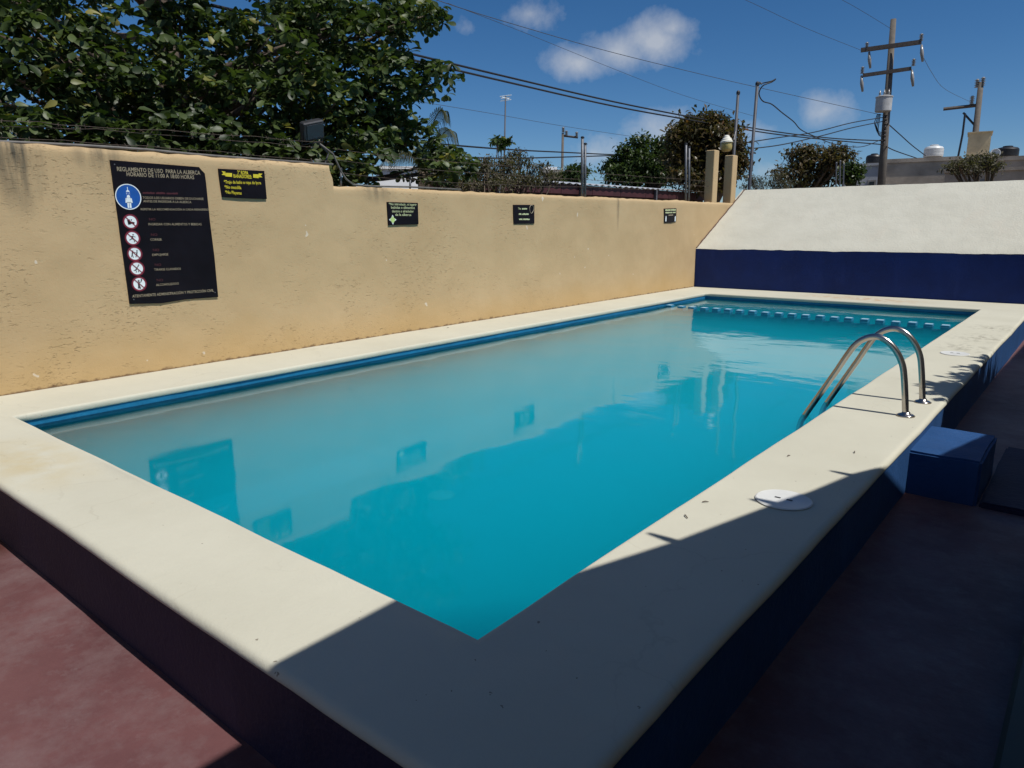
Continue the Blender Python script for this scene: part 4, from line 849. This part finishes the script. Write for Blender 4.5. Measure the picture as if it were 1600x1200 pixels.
# ------------------------------------------------------------------ utility poles
def ext_down(A, B, zb=-.43):                                         # line through A (top) and B, carried on to the ground
    k = (A.z-zb)/(A.z-B.z); p = A + (B-A)*k; p.z = zb; return p
def insulator(t, p, r=.07, h=.28, hang=False, name='insulator', d_=None):
    m = MB(); prof = []
    for i in range(5): z = h*i/5; prof += [(r*.45, z), (r, z+h*.05), (r*.45, z+h*.12)]
    m.lathe(p, [(0, 0)] + prof + [(r*.4, h), (0, h)], 10, 0, d_ if d_ is not None else ((0, 0, -1) if hang else (0, 0, 1))); return m.build(name, MT['porcelain'], t, True)
PR = 34
def main_pole():
    A = atr(1396, 30, PR); B = atr(1377, 290, PR); G = ext_down(A, B)
    t = thing('utility_pole', 'tall concrete utility pole with two crossarms and a grey transformer', 'utility pole', G)
    m = MB(); m.tube([G-(A-G)*.03, A], [.19, .105], 12); m.build('pole', MT['pole'], t, True)
    def arm(pl, pr, w):
        a, b_ = atr(*pl, PR-.2), atr(*pr, PR-.2); d_ = (b_-a).normalized(); u = Vector((0, 0, 1)); s = d_.cross(u).normalized(); u = s.cross(d_)
        m = MB(); vs = [q + s*i*w*.5 + u*j*w*.6 for q in (a, b_) for i, j in ((-1, -1), (1, -1), (1, 1), (-1, 1))]
        m.add(vs, [(0, 1, 2, 3), (7, 6, 5, 4), (0, 4, 5, 1), (1, 5, 6, 2), (2, 6, 7, 3), (3, 7, 4, 0)]); m.build('crossarm', MT['wood'], t); return a, b_
    arm((1345, 78.5), (1440, 65.5), .13); arm((1348, 118), (1424, 107), .11)
    for px, py, hang in ((1354, 77, 0), (1439, 64, 0), (1347, 115, 0), (1427, 103, 0)): insulator(t, atr(px, py, PR-.2), .085, .26)
    for px, py in ((1358, 81), (1440, 70), (1346, 118), (1425, 109)):
        p = atr(px, py, PR-.2)
        m = MB(); m.tube([p, p+Vector((.04, 0, -.3)), p+Vector((.10, 0, -.62))], [.035, .07, .04], 8); m.build('cutout_fuse', MT['porcelain'], t, True)
    T0, T1_ = atr(1379.5, 175, PR-.42), atr(1382, 150, PR-.42)
    m = MB(); ax = (T1_-T0); h = ax.length; m.lathe(T0, [(0, 0), (.27, 0), (.30, .03), (.30, h*.9), (.32, h*.9), (.32, h*.96), (.22, h*1.02), (0, h*1.05)], 20, 0, ax); o = m.build('transformer', MT['trafo'], t, True); smooth_by_angle(o)
    for dx in (-.16, .0, .16):
        m = MB(); m.lathe(T1_+Vector((dx, -.05, .02)), [(.03, 0), (.05, .03), (.03, .06), (.05, .09), (.03, .12), (.01, .22)], 8); m.build('bushing', MT['porcelain'], o, True)
    for zz in (.25, .6):
        p = T0.lerp(T1_, zz); q = G.lerp(A, (p.z-G.z)/(A.z-G.z)); m = MB(); m.tube([q, p], .04, 6); m.build('transformer_bracket', MT['dark_metal'], t)
    for i, py in enumerate((182, 189, 196, 203, 209, 215, 221)):
        p = atr(1384.5-(py-180)*.073, py, PR-.22); m = MB(); m.lathe(p, [(0, -.05), (.06, -.05), (.035, 0), (.06, .05), (0, .05)], 8); m.build('spool_insulator', MT['dark_metal'], t)
    for k in range(4):
        m = MB(); m.tube([atr(1371+k*1.5, 178, PR-.45), atr(1366+k*2, 192+k*3, PR-.4), atr(1370+k, 205+k*2, PR-.35), atr(1382, 208+k*3, PR-.2)], .016, 5, False); m.build('drop_cable', MT['cable'], t, True)
main_pole()
def second_pole():
    r = 55; A, B = atr(1533, 128, r), atr(1521, 237, r); G = ext_down(A, B)
    t = thing('utility_pole', 'distant concrete utility pole with one side arm above the rooftops', 'utility pole', G)
    m = MB(); m.tube([G-(A-G)*.03, A], [.24, .15], 10); m.build('pole', MT['pole'], t, True)
    a, b_ = atr(1474, 170.5, r), atr(1532, 164, r); m = MB(); m.tube([a, b_], .10, 4); m.build('crossarm', MT['wood'], t)
    m = MB(); m.tube([atr(1505, 176, r), atr(1525, 198, r)], .06, 4); m.build('brace', MT['dark_metal'], t)
    for px, py in ((1518, 163), (1526, 137), (1535, 134)): insulator(t, atr(px, py, r), .16, .5)
    m = MB(); m.tube([atr(1508, 177, r-.5), atr(1504, 210, r-.5), atr(1497, 245, r-.5), ext_down(atr(1504, 210, r-.5), atr(1497, 245, r-.5))], .06, 6); m.build('stay_pole', MT['dark_metal'], t)
second_pole()
def pole3():
    r = 38; A, B = atr(879.5, 208, r), atr(878, 288, r); G = ext_down(A, B)
    t = thing('utility_pole', 'slim distant utility pole with one short arm beside two wall pipes', 'utility pole', G)
    m = MB(); m.tube([G-(A-G)*.03, A], [.085, .06], 10); m.build('pole', MT['pole'], t, True)
    m = MB(); m.tube([atr(878, 212, r), atr(903, 215, r)], .055, 5); m.build('crossarm', MT['wood'], t)
    for px, py in ((885, 212.5), (901, 214.5), (880, 207)): insulator(t, atr(px, py, r), .10, .26)
pole3()
def masts():
    # antenna mast
    A, B = atr(790, 150, 20), atr(787.5, 268, 20); G = ext_down(A, B)
    t = thing('antenna_mast', 'thin mast with white television antenna above the scrub', 'antenna', G)
    m = MB(); m.tube([G, A], [.03, .018], 8); m.build('mast', MT['thin_cable'], t, True)
    for dz, w in ((0, .17), (-.05, .13), (-.11, .16)):
        m = MB(); m.tube([A+Vector((-w, -.03, dz)), A+Vector((w, .03, dz+.01))], .011, 6); m.build('antenna_element', MT['sign_white'], t)
    m = MB(); m.tube([A+Vector((0, -.14, -.05)), A+Vector((0, .14, -.05))], .012, 6); m.build('antenna_boom', MT['sign_white'], t)
    # two tall steel pipes by the white slope
    for (pa, pb, r, lab, rad) in (((1153.5, 145), (1146, 250), 17.4, 'upright steel pole behind the ochre pillars', .032), ((1183.5, 131), (1170.5, 296), 17.9, 'tall tilted steel pole behind the white slope', .036)):
        A, B = atr(*pa, r), atr(*pb, r); G = ext_down(A, B); t = thing('steel_pole', lab, 'pole', G)
        m = MB(); m.tube([G-(A-G)*.02, A], rad, 10); m.build('pipe', MT['thin_cable'], t, True)
        m = MB(); m.lathe(A, [(rad*1.3, -.03), (rad*1.3, .02), (rad*.5, .05)], 10); m.build('cap', MT['dark_metal'], t)
        if rad > .034:
            m = MB(); m.tube([A, A+Vector((.05, .02, .03)), A+Vector((.09, .03, -.02))], .015, 6); m.build('cable_bracket', MT['galv'], t)
            m = MB(); m.tube([atr(1175, 268, r), atr(1176.5, 250, r)], .014, 6); m.build('cable_stub', MT['dark_metal'], t)
    # lamp on the first of these poles
    c = atr(1136, 222, 17.3); t = thing('pole_lamp', 'weathered lamp with cream cap and yellowed globe above the pillar', 'lamp', c)
    ax = Vector((-.08, 0, 1)); s = 17.3/FPX
    m = MB(); m.lathe(c+Vector((0, 0, -13*s)), [(0, 0), (5*s, .2*s), (7.5*s, 3*s), (8.4*s, 9*s), (8.2*s, 12*s), (0, 12*s)], 18, 0, ax); m.build('globe', MT['lamp_globe'], t, True)
    m = MB(); m.lathe(c+Vector((-.002, 0, -1*s)), [(0, 0), (9*s, 0), (9*s, 2*s), (7.2*s, 3.4*s), (6.8*s, 5*s), (4.6*s, 7*s), (4.0*s, 9*s), (2.2*s, 10.4*s), (0, 10.8*s)], 18, 0, ax); smooth_by_angle(m.build('cap', MT['lamp_top'], t), 30)
    m = MB(); m.tube([c+Vector((0, 0, 1*s)), c+Vector((10*s, 0, 2*s)), atr(1149.5, 205, 17.4)], .022, 8); m.build('arm', MT['dark_metal'], t)
    # fence posts far behind the white slope
    for px, yt, yb, lab in ((1307, 255, 295, 'left one of three slim steel posts before the pale house'), (1313, 252, 295, 'middle one of three slim steel posts before the pale house'), (1318.5, 257, 295, 'right one of three slim steel posts before the pale house')):
        A, B = atr(px, yt, 24), atr(px-1, yb, 24); G = ext_down(A, B); m = MB(); m.tube([G, A], .02, 8); m.lathe(A, [(.028, -.02), (.028, .01), (.01, .03)], 8)
        tag(m.build('steel_post', MT['galv']), lab, 'post', 'posts beyond the slope')
masts()
# ------------------------------------------------------------------ overhead wires
def wire(name, label, pts, r, mat='cable', sag=0):
    """pts: (px, py, distance); distances between are interpolated as 1/r so that a straight wire stays straight"""
    P = []; n = len(pts)
    for i in range(n-1):
        k = 8
        for s in range(k if i < n-2 else k+1):
            u = s/k; q = [pts[max(0, min(n-1, i+j))] for j in (-1, 0, 1, 2)]
            f = lambda c: .5*((2*c[1])+(c[2]-c[0])*u+(2*c[0]-5*c[1]+4*c[2]-c[3])*u*u+(3*c[1]-c[0]-3*c[2]+c[3])*u**3)
            P.append(atr(f([a[0] for a in q]), f([a[1] for a in q]), 1/f([1/a[2] for a in q])))
    m = MB(); m.tube(P, r, 5, False); return tag(m.build(name, MT[mat], None, True), label, 'cable', 'overhead cables')
wire('overhead_cable', 'upper one of two thick black cables running from the big tree to the transformer pole', [(330, 8, 10.5), (500, 49, 12), (650, 86, 14), (800, 122, 17), (950, 157, 20.5), (1075, 182, 24), (1200, 204, 28), (1300, 216, 31), (1381, 220, 33.8)], .022)
wire('overhead_cable', 'lower one of two thick black cables running from the big tree to the transformer pole', [(330, 20, 10.5), (500, 60, 12), (650, 95, 14), (800, 130, 17), (950, 164, 20.5), (1075, 187, 24), (1200, 208, 28), (1300, 219, 31), (1380, 226, 33.8)], .022)
wire('overhead_line', 'thin line crossing the large cloud towards the transformer pole', [(560, -45, 16), (700, 6, 18), (820, 43, 21), (950, 80, 24), (1100, 117, 28), (1200, 140, 30), (1384, 181, 33.8)], .009, 'thin_cable')
wire('overhead_line', 'faint thin line below the large cloud', [(700, 5, 22), (812, 48, 25), (950, 104, 29), (1065, 148, 33), (1180, 182, 37)], .007, 'thin_cable')
wire('overhead_line', 'thin line rising from the upper left crossarm end', [(1050, -48, 24), (1165, 0, 27), (1255, 42, 30), (1347, 79, 33.8)], .007, 'thin_cable')
wire('overhead_line', 'thin line rising from the pole top', [(1240, -35, 27), (1320, 2, 30), (1394, 46, 33.8)], .007, 'thin_cable')
wire('overhead_line', 'line dropping from the right crossarm end to the distant pole', [(1440, 84, 33.8), (1455, 112, 38), (1475, 138, 44), (1518, 160, 55)], .009, 'thin_cable')
wire('overhead_cable', 'cable from the transformer pole down to the white roof tank', [(1387, 193, 33.8), (1405, 209, 36), (1425, 227, 39), (1446, 243, 43)], .022)
wire('overhead_cable', 'second cable from the transformer pole down to the grey roof', [(1385, 229, 33.8), (1400, 236, 36), (1432, 247, 42)], .022)
wire('overhead_cable', 'upper service cable passing the tilted steel pole', [(1383, 183, 33.8), (1330, 192, 31), (1270, 207, 28), (1210, 216, 26), (1140, 227, 24)], .018)
wire('overhead_cable', 'lower service cable passing the tilted steel pole', [(1383, 189, 33.8), (1330, 200, 31), (1280, 213, 28), (1210, 228, 26), (1130, 236, 24)], .018)
wire('overhead_cable', 'upper cable of the pair strung behind the slim pole', [(660, 222, 22), (720, 228, 25), (800, 234, 29), (880, 238, 34), (970, 242, 38), (1060, 243, 42)], .030)
wire('overhead_cable', 'lower cable of the pair strung behind the slim pole', [(690, 244, 22), (760, 247, 25), (820, 247, 29), (880, 245.5, 34), (970, 242.5, 38), (1060, 238, 42)], .030)
wire('overhead_line', 'faint line from the palm to the leafy trees', [(650, 158, 22), (760, 176, 25), (880, 197, 29), (1000, 215, 33)], .007, 'thin_cable')
wire('service_drop', 'crooked black cable from the tilted pole to the transformer pole', [(1184, 132, 17.9), (1192, 130, 18), (1205, 127, 18), (1212, 123.5, 18.2), (1206, 128, 18.2), (1192, 134, 18.1), (1186, 146, 18.2), (1192, 158, 18.5), (1206, 163, 19), (1222, 176, 20), (1240, 190, 21), (1252, 203, 22), (1275, 214, 24), (1300, 224, 27), (1330, 229.5, 30), (1352, 228, 32), (1379, 217, 33.8)], .014)
# ------------------------------------------------------------------ buildings beyond
def slab_house(name, label, pl, pr, r, depth, mat, parapet=.12, windows=(), extra=None):
    """front from pixel pl to pr (tops) at distance r; vertical walls down to the ground"""
    a, b_ = atr(*pl, r), atr(*pr, r); z = .5*(a.z+b_.z); d_ = (b_-a); d_.z = 0; L_ = d_.length; d_.normalize(); nn = Vector((-d_.y, d_.x, 0))
    if nn.dot(a-CAM) < 0: nn = -nn
    t = thing(name, label, 'house', Vector((a.x, a.y, -.43)))
    def P(u, v, zz): p = a + d_*u + nn*v; return (p.x, p.y, zz)
    def bx(u0, u1, v0, v1, z0, z1, nm, mt, par=t):
        m = MB(); m.add([P(u0, v0, z0), P(u1, v0, z0), P(u1, v1, z0), P(u0, v1, z0), P(u0, v0, z1), P(u1, v0, z1), P(u1, v1, z1), P(u0, v1, z1)], [(0, 3, 2, 1), (4, 5, 6, 7), (0, 1, 5, 4), (1, 2, 6, 5), (2, 3, 7, 6), (3, 0, 4, 7)]); return m.build(nm, mt, par)
    bx(0, L_, 0, depth, -.5, z-parapet, 'wall', mat)
    bx(-.06, L_+.06, -.07, depth+.06, z-parapet+.003, z, 'roof_edge', mat)
    for (u0, u1, zb, zt) in windows:
        w_ = bx(u0*L_, u1*L_, -.03, .02, z-zt, z-zb, 'window', MT['concrete']); bx(u0*L_+.08, u1*L_-.08, -.045, -.028, z-zt+.08, z-zb-.08, 'pane', MT['dark_glass'], w_)
    return t, P, bx, L_, z
slab_house('flat_roof_house', 'long grey flat-roofed house behind the transformer pole', (1382, 249), (1500, 244), 44, 9, MT['grey_wall'], .2, [(.02, .20, 1.25, 2.6), (.42, .55, 1.3, 2.5)])
slab_house('flat_roof_house', 'lower pale grey house wall left of the transformer pole', (1318, 256), (1384, 255), 41, 6, MT['pale_wall'], .12, [(.62, .82, .8, 1.9)])
slab_house('flat_roof_house', 'dark grey house with concrete roof edge behind the green bush', (1478, 262), (1640, 262), 39, 2.5, MT['grey_wall'], .14, [(.30, .42, .5, 1.3)])
slab_house('flat_roof_house', 'grey house wall under the black roof tank at the far side', (1500, 243), (1650, 246), 46, 7, MT['grey_wall'], .2)
t, P, bx, L_, z = slab_house('stair_tower', 'cream concrete stair tower standing above the grey roofs', (1514, 206), (1550, 205), 49, 2.2, MT['cream_wall'], .06); t['category'] = 'tower'
def tank(label, px, py_t, py_b, w, r, mat):
    b_ = atr(px, py_b, r); h = (atr(px, py_t, r).z-b_.z); R_ = w*.5*r/FPX; t = thing('water_tank', label, 'water tank', b_, 'roof water tanks')
    prof = [(0, -.02), (R_*.97, -.02)]
    for i in range(5): z0 = h*.62*i/5; prof += [(R_, z0), (R_, z0+h*.09), (R_*.96, z0+h*.105), (R_*.96, z0+h*.12)]
    prof += [(R_, h*.64), (R_*.85, h*.80), (R_*.42, h*.9), (R_*.40, h*.92)]
    m = MB(); m.lathe(b_, prof + [(0, h*.92)], 22); smooth_by_angle(m.build('body', mat, t), 35)
    m = MB(); m.lathe(b_+Vector((0, 0, h*.921)), [(0, 0), (R_*.44, 0), (R_*.44, h*.05), (R_*.3, h*.08), (0, h*.08)], 18); m.build('lid', mat, t)
    m = MB(); m.box((b_.x-R_*.7, b_.y-R_*.7, b_.z-.35), (b_.x+R_*.7, b_.y+R_*.7, b_.z-.021)); m.build('plinth', MT['concrete'], t)
tank('white ribbed water tank on the long grey roof', 1458, 226, 244.5, 23, 45.5, MT['tank_white'])
tank('black water tank on the pale grey house roof', 1365, 240, 254.5, 20, 42.5, MT['tank_black'])
tank('black water tank beside the cream stair tower', 1573, 228, 244, 25, 47.5, MT['tank_black'])
c = atr(1555, 240, 46.5); m = MB(); q = (CAM-c); q.z += 14
m.lathe(c, [(0, 0), (.08, .006), (.19, .045), (.24, .085), (.235, .092), (.18, .055), (0, .014)], 18, 0, q); m.tube([c+Vector((0, .1, -.75)), c], .03, 6); tag(m.build('satellite_dish', MT['tank_white'], None, True), 'small white satellite dish on the roof by the stair tower', 'satellite dish')
# maroon-trimmed shed roof along the wall
def shed():
    t = thing('tin_roof_shed', 'low shed with pale corrugated tin roof and maroon fascia', 'shed', (-11.0, 18, -.43))
    y0, y1, zt = 12.3, 23.9, 2.31
    m = MB(); vs = []; nr = 150; prof = []
    for i in range(nr+1):
        y = y0+(y1-y0)*i/nr; zz = .018*math.sin(i*PI/2.)
        vs += [(-10.85, y, zt+zz), (-14.5, y, zt+.35+zz), (-10.85, y, zt+zz-.012), (-14.5, y, zt+.35+zz-.012)]
    fs = []
    for i in range(nr): a = i*4; fs += [(a, a+4, a+5, a+1), (a+2, a+3, a+7, a+6), (a, a+2, a+6, a+4)]
    m.add(vs, fs); m.build('tin_roof', MT['sheet'], t)
    k = 8
    for i in range(k):
        a = y0+.05+(y1-y0-.1)*i/k; b_ = y0+.05+(y1-y0-.1)*(i+1)/k-.015; m = MB(); m.bbox((-10.98, a, zt-.27), (-10.93, b_, zt-.032), .006); m.build('fascia_board', MT['maroon'], t)
    m = MB(); m.box((-14.2, y0+.2, -.45), (-11.05, y1-.2, zt-.05)); m.build('wall', MT['maroon'], t)
    for yy in (y0+.4, 16, 20, 23.6):
        m = MB(); m.bbox((-10.92, yy, -.45), (-10.84, yy+.08, zt-.03), .005); m.build('post', MT['galv'], t)
shed()
# white tank-like rooftop and white house glimpsed past the big tree
t, P, bx, L_, z = slab_house('small_house', 'small grey concrete hut with pale roof behind the dry bush', (848, 265), (875, 266), 26, 2, MT['concrete'], .1)
bx(.05, L_-.1, -.05, 1, z+.003, z+.10, 'white_sheet', MT['white_wall'])
slab_house('white_house', 'white house wall glimpsed through the big tree', (588, 258), (652, 262), 17, 3, MT['white_wall'], .06)
def gable():
    a, b_ = atr(642, 289, 18), atr(690, 289, 18); ap = atr(655, 270, 18); t = thing('gabled_hut', 'grey gabled hut wall beside the white house', 'house', Vector((a.x, a.y, -.43)))
    back = Vector((-2, 1.8, 0)); m = MB(); z0 = -.45; q = [Vector((a.x, a.y, z0)), Vector((b_.x, b_.y, z0)), b_, atr(680, 271, 18), ap, a]; n = len(q)
    m.add([*q, *[v+back for v in q]], [tuple(range(n)), tuple(range(2*n-1, n-1, -1))]+[(i, n+i, n+(i+1) % n, (i+1) % n) for i in range(n)]); m.build('wall', MT['concrete'], t)
    m = MB(); e_ = Vector((0, 0, .05)); m.add([ap+e_, atr(683, 270, 18)+e_, atr(683, 270, 18)+back+e_, ap+back+e_, ap+e_*2, atr(683, 270, 18)+e_*2, atr(683, 270, 18)+back+e_*2, ap+back+e_*2], [(0, 1, 2, 3), (7, 6, 5, 4), (0, 4, 5, 1), (1, 5, 6, 2), (2, 6, 7, 3), (3, 7, 4, 0)]); m.build('roof', MT['sheet'], t)
gable()
# ------------------------------------------------------------------ small litter on the coping
for i, (px, py, ln, lab) in enumerate([(1071, 806, .05, 'tiny dry twig on the coping before the white lid'), (1335, 706, .04, 'short dark twig on the coping near the ladder'), (1102, 784, .03, 'small dry leaf scrap on the coping beside the water'), (1232, 712, .025, 'small dark leaf scrap on the sunny coping edge'), (700, 512, .05, 'small leaf scrap on the coping under the wall')]):
    p = onz(px, py, .004); a = random.uniform(0, PI); d_ = Vector((math.cos(a), math.sin(a), 0))*ln/2
    m = MB(); m.tube([p-d_, p+Vector((0, 0, .003)), p+d_*.8+Vector((.004, .002, 0))], [.0022, .003, .0015], 5); tag(m.build('twig', MT['bark']), lab, 'twig', 'litter on the coping')
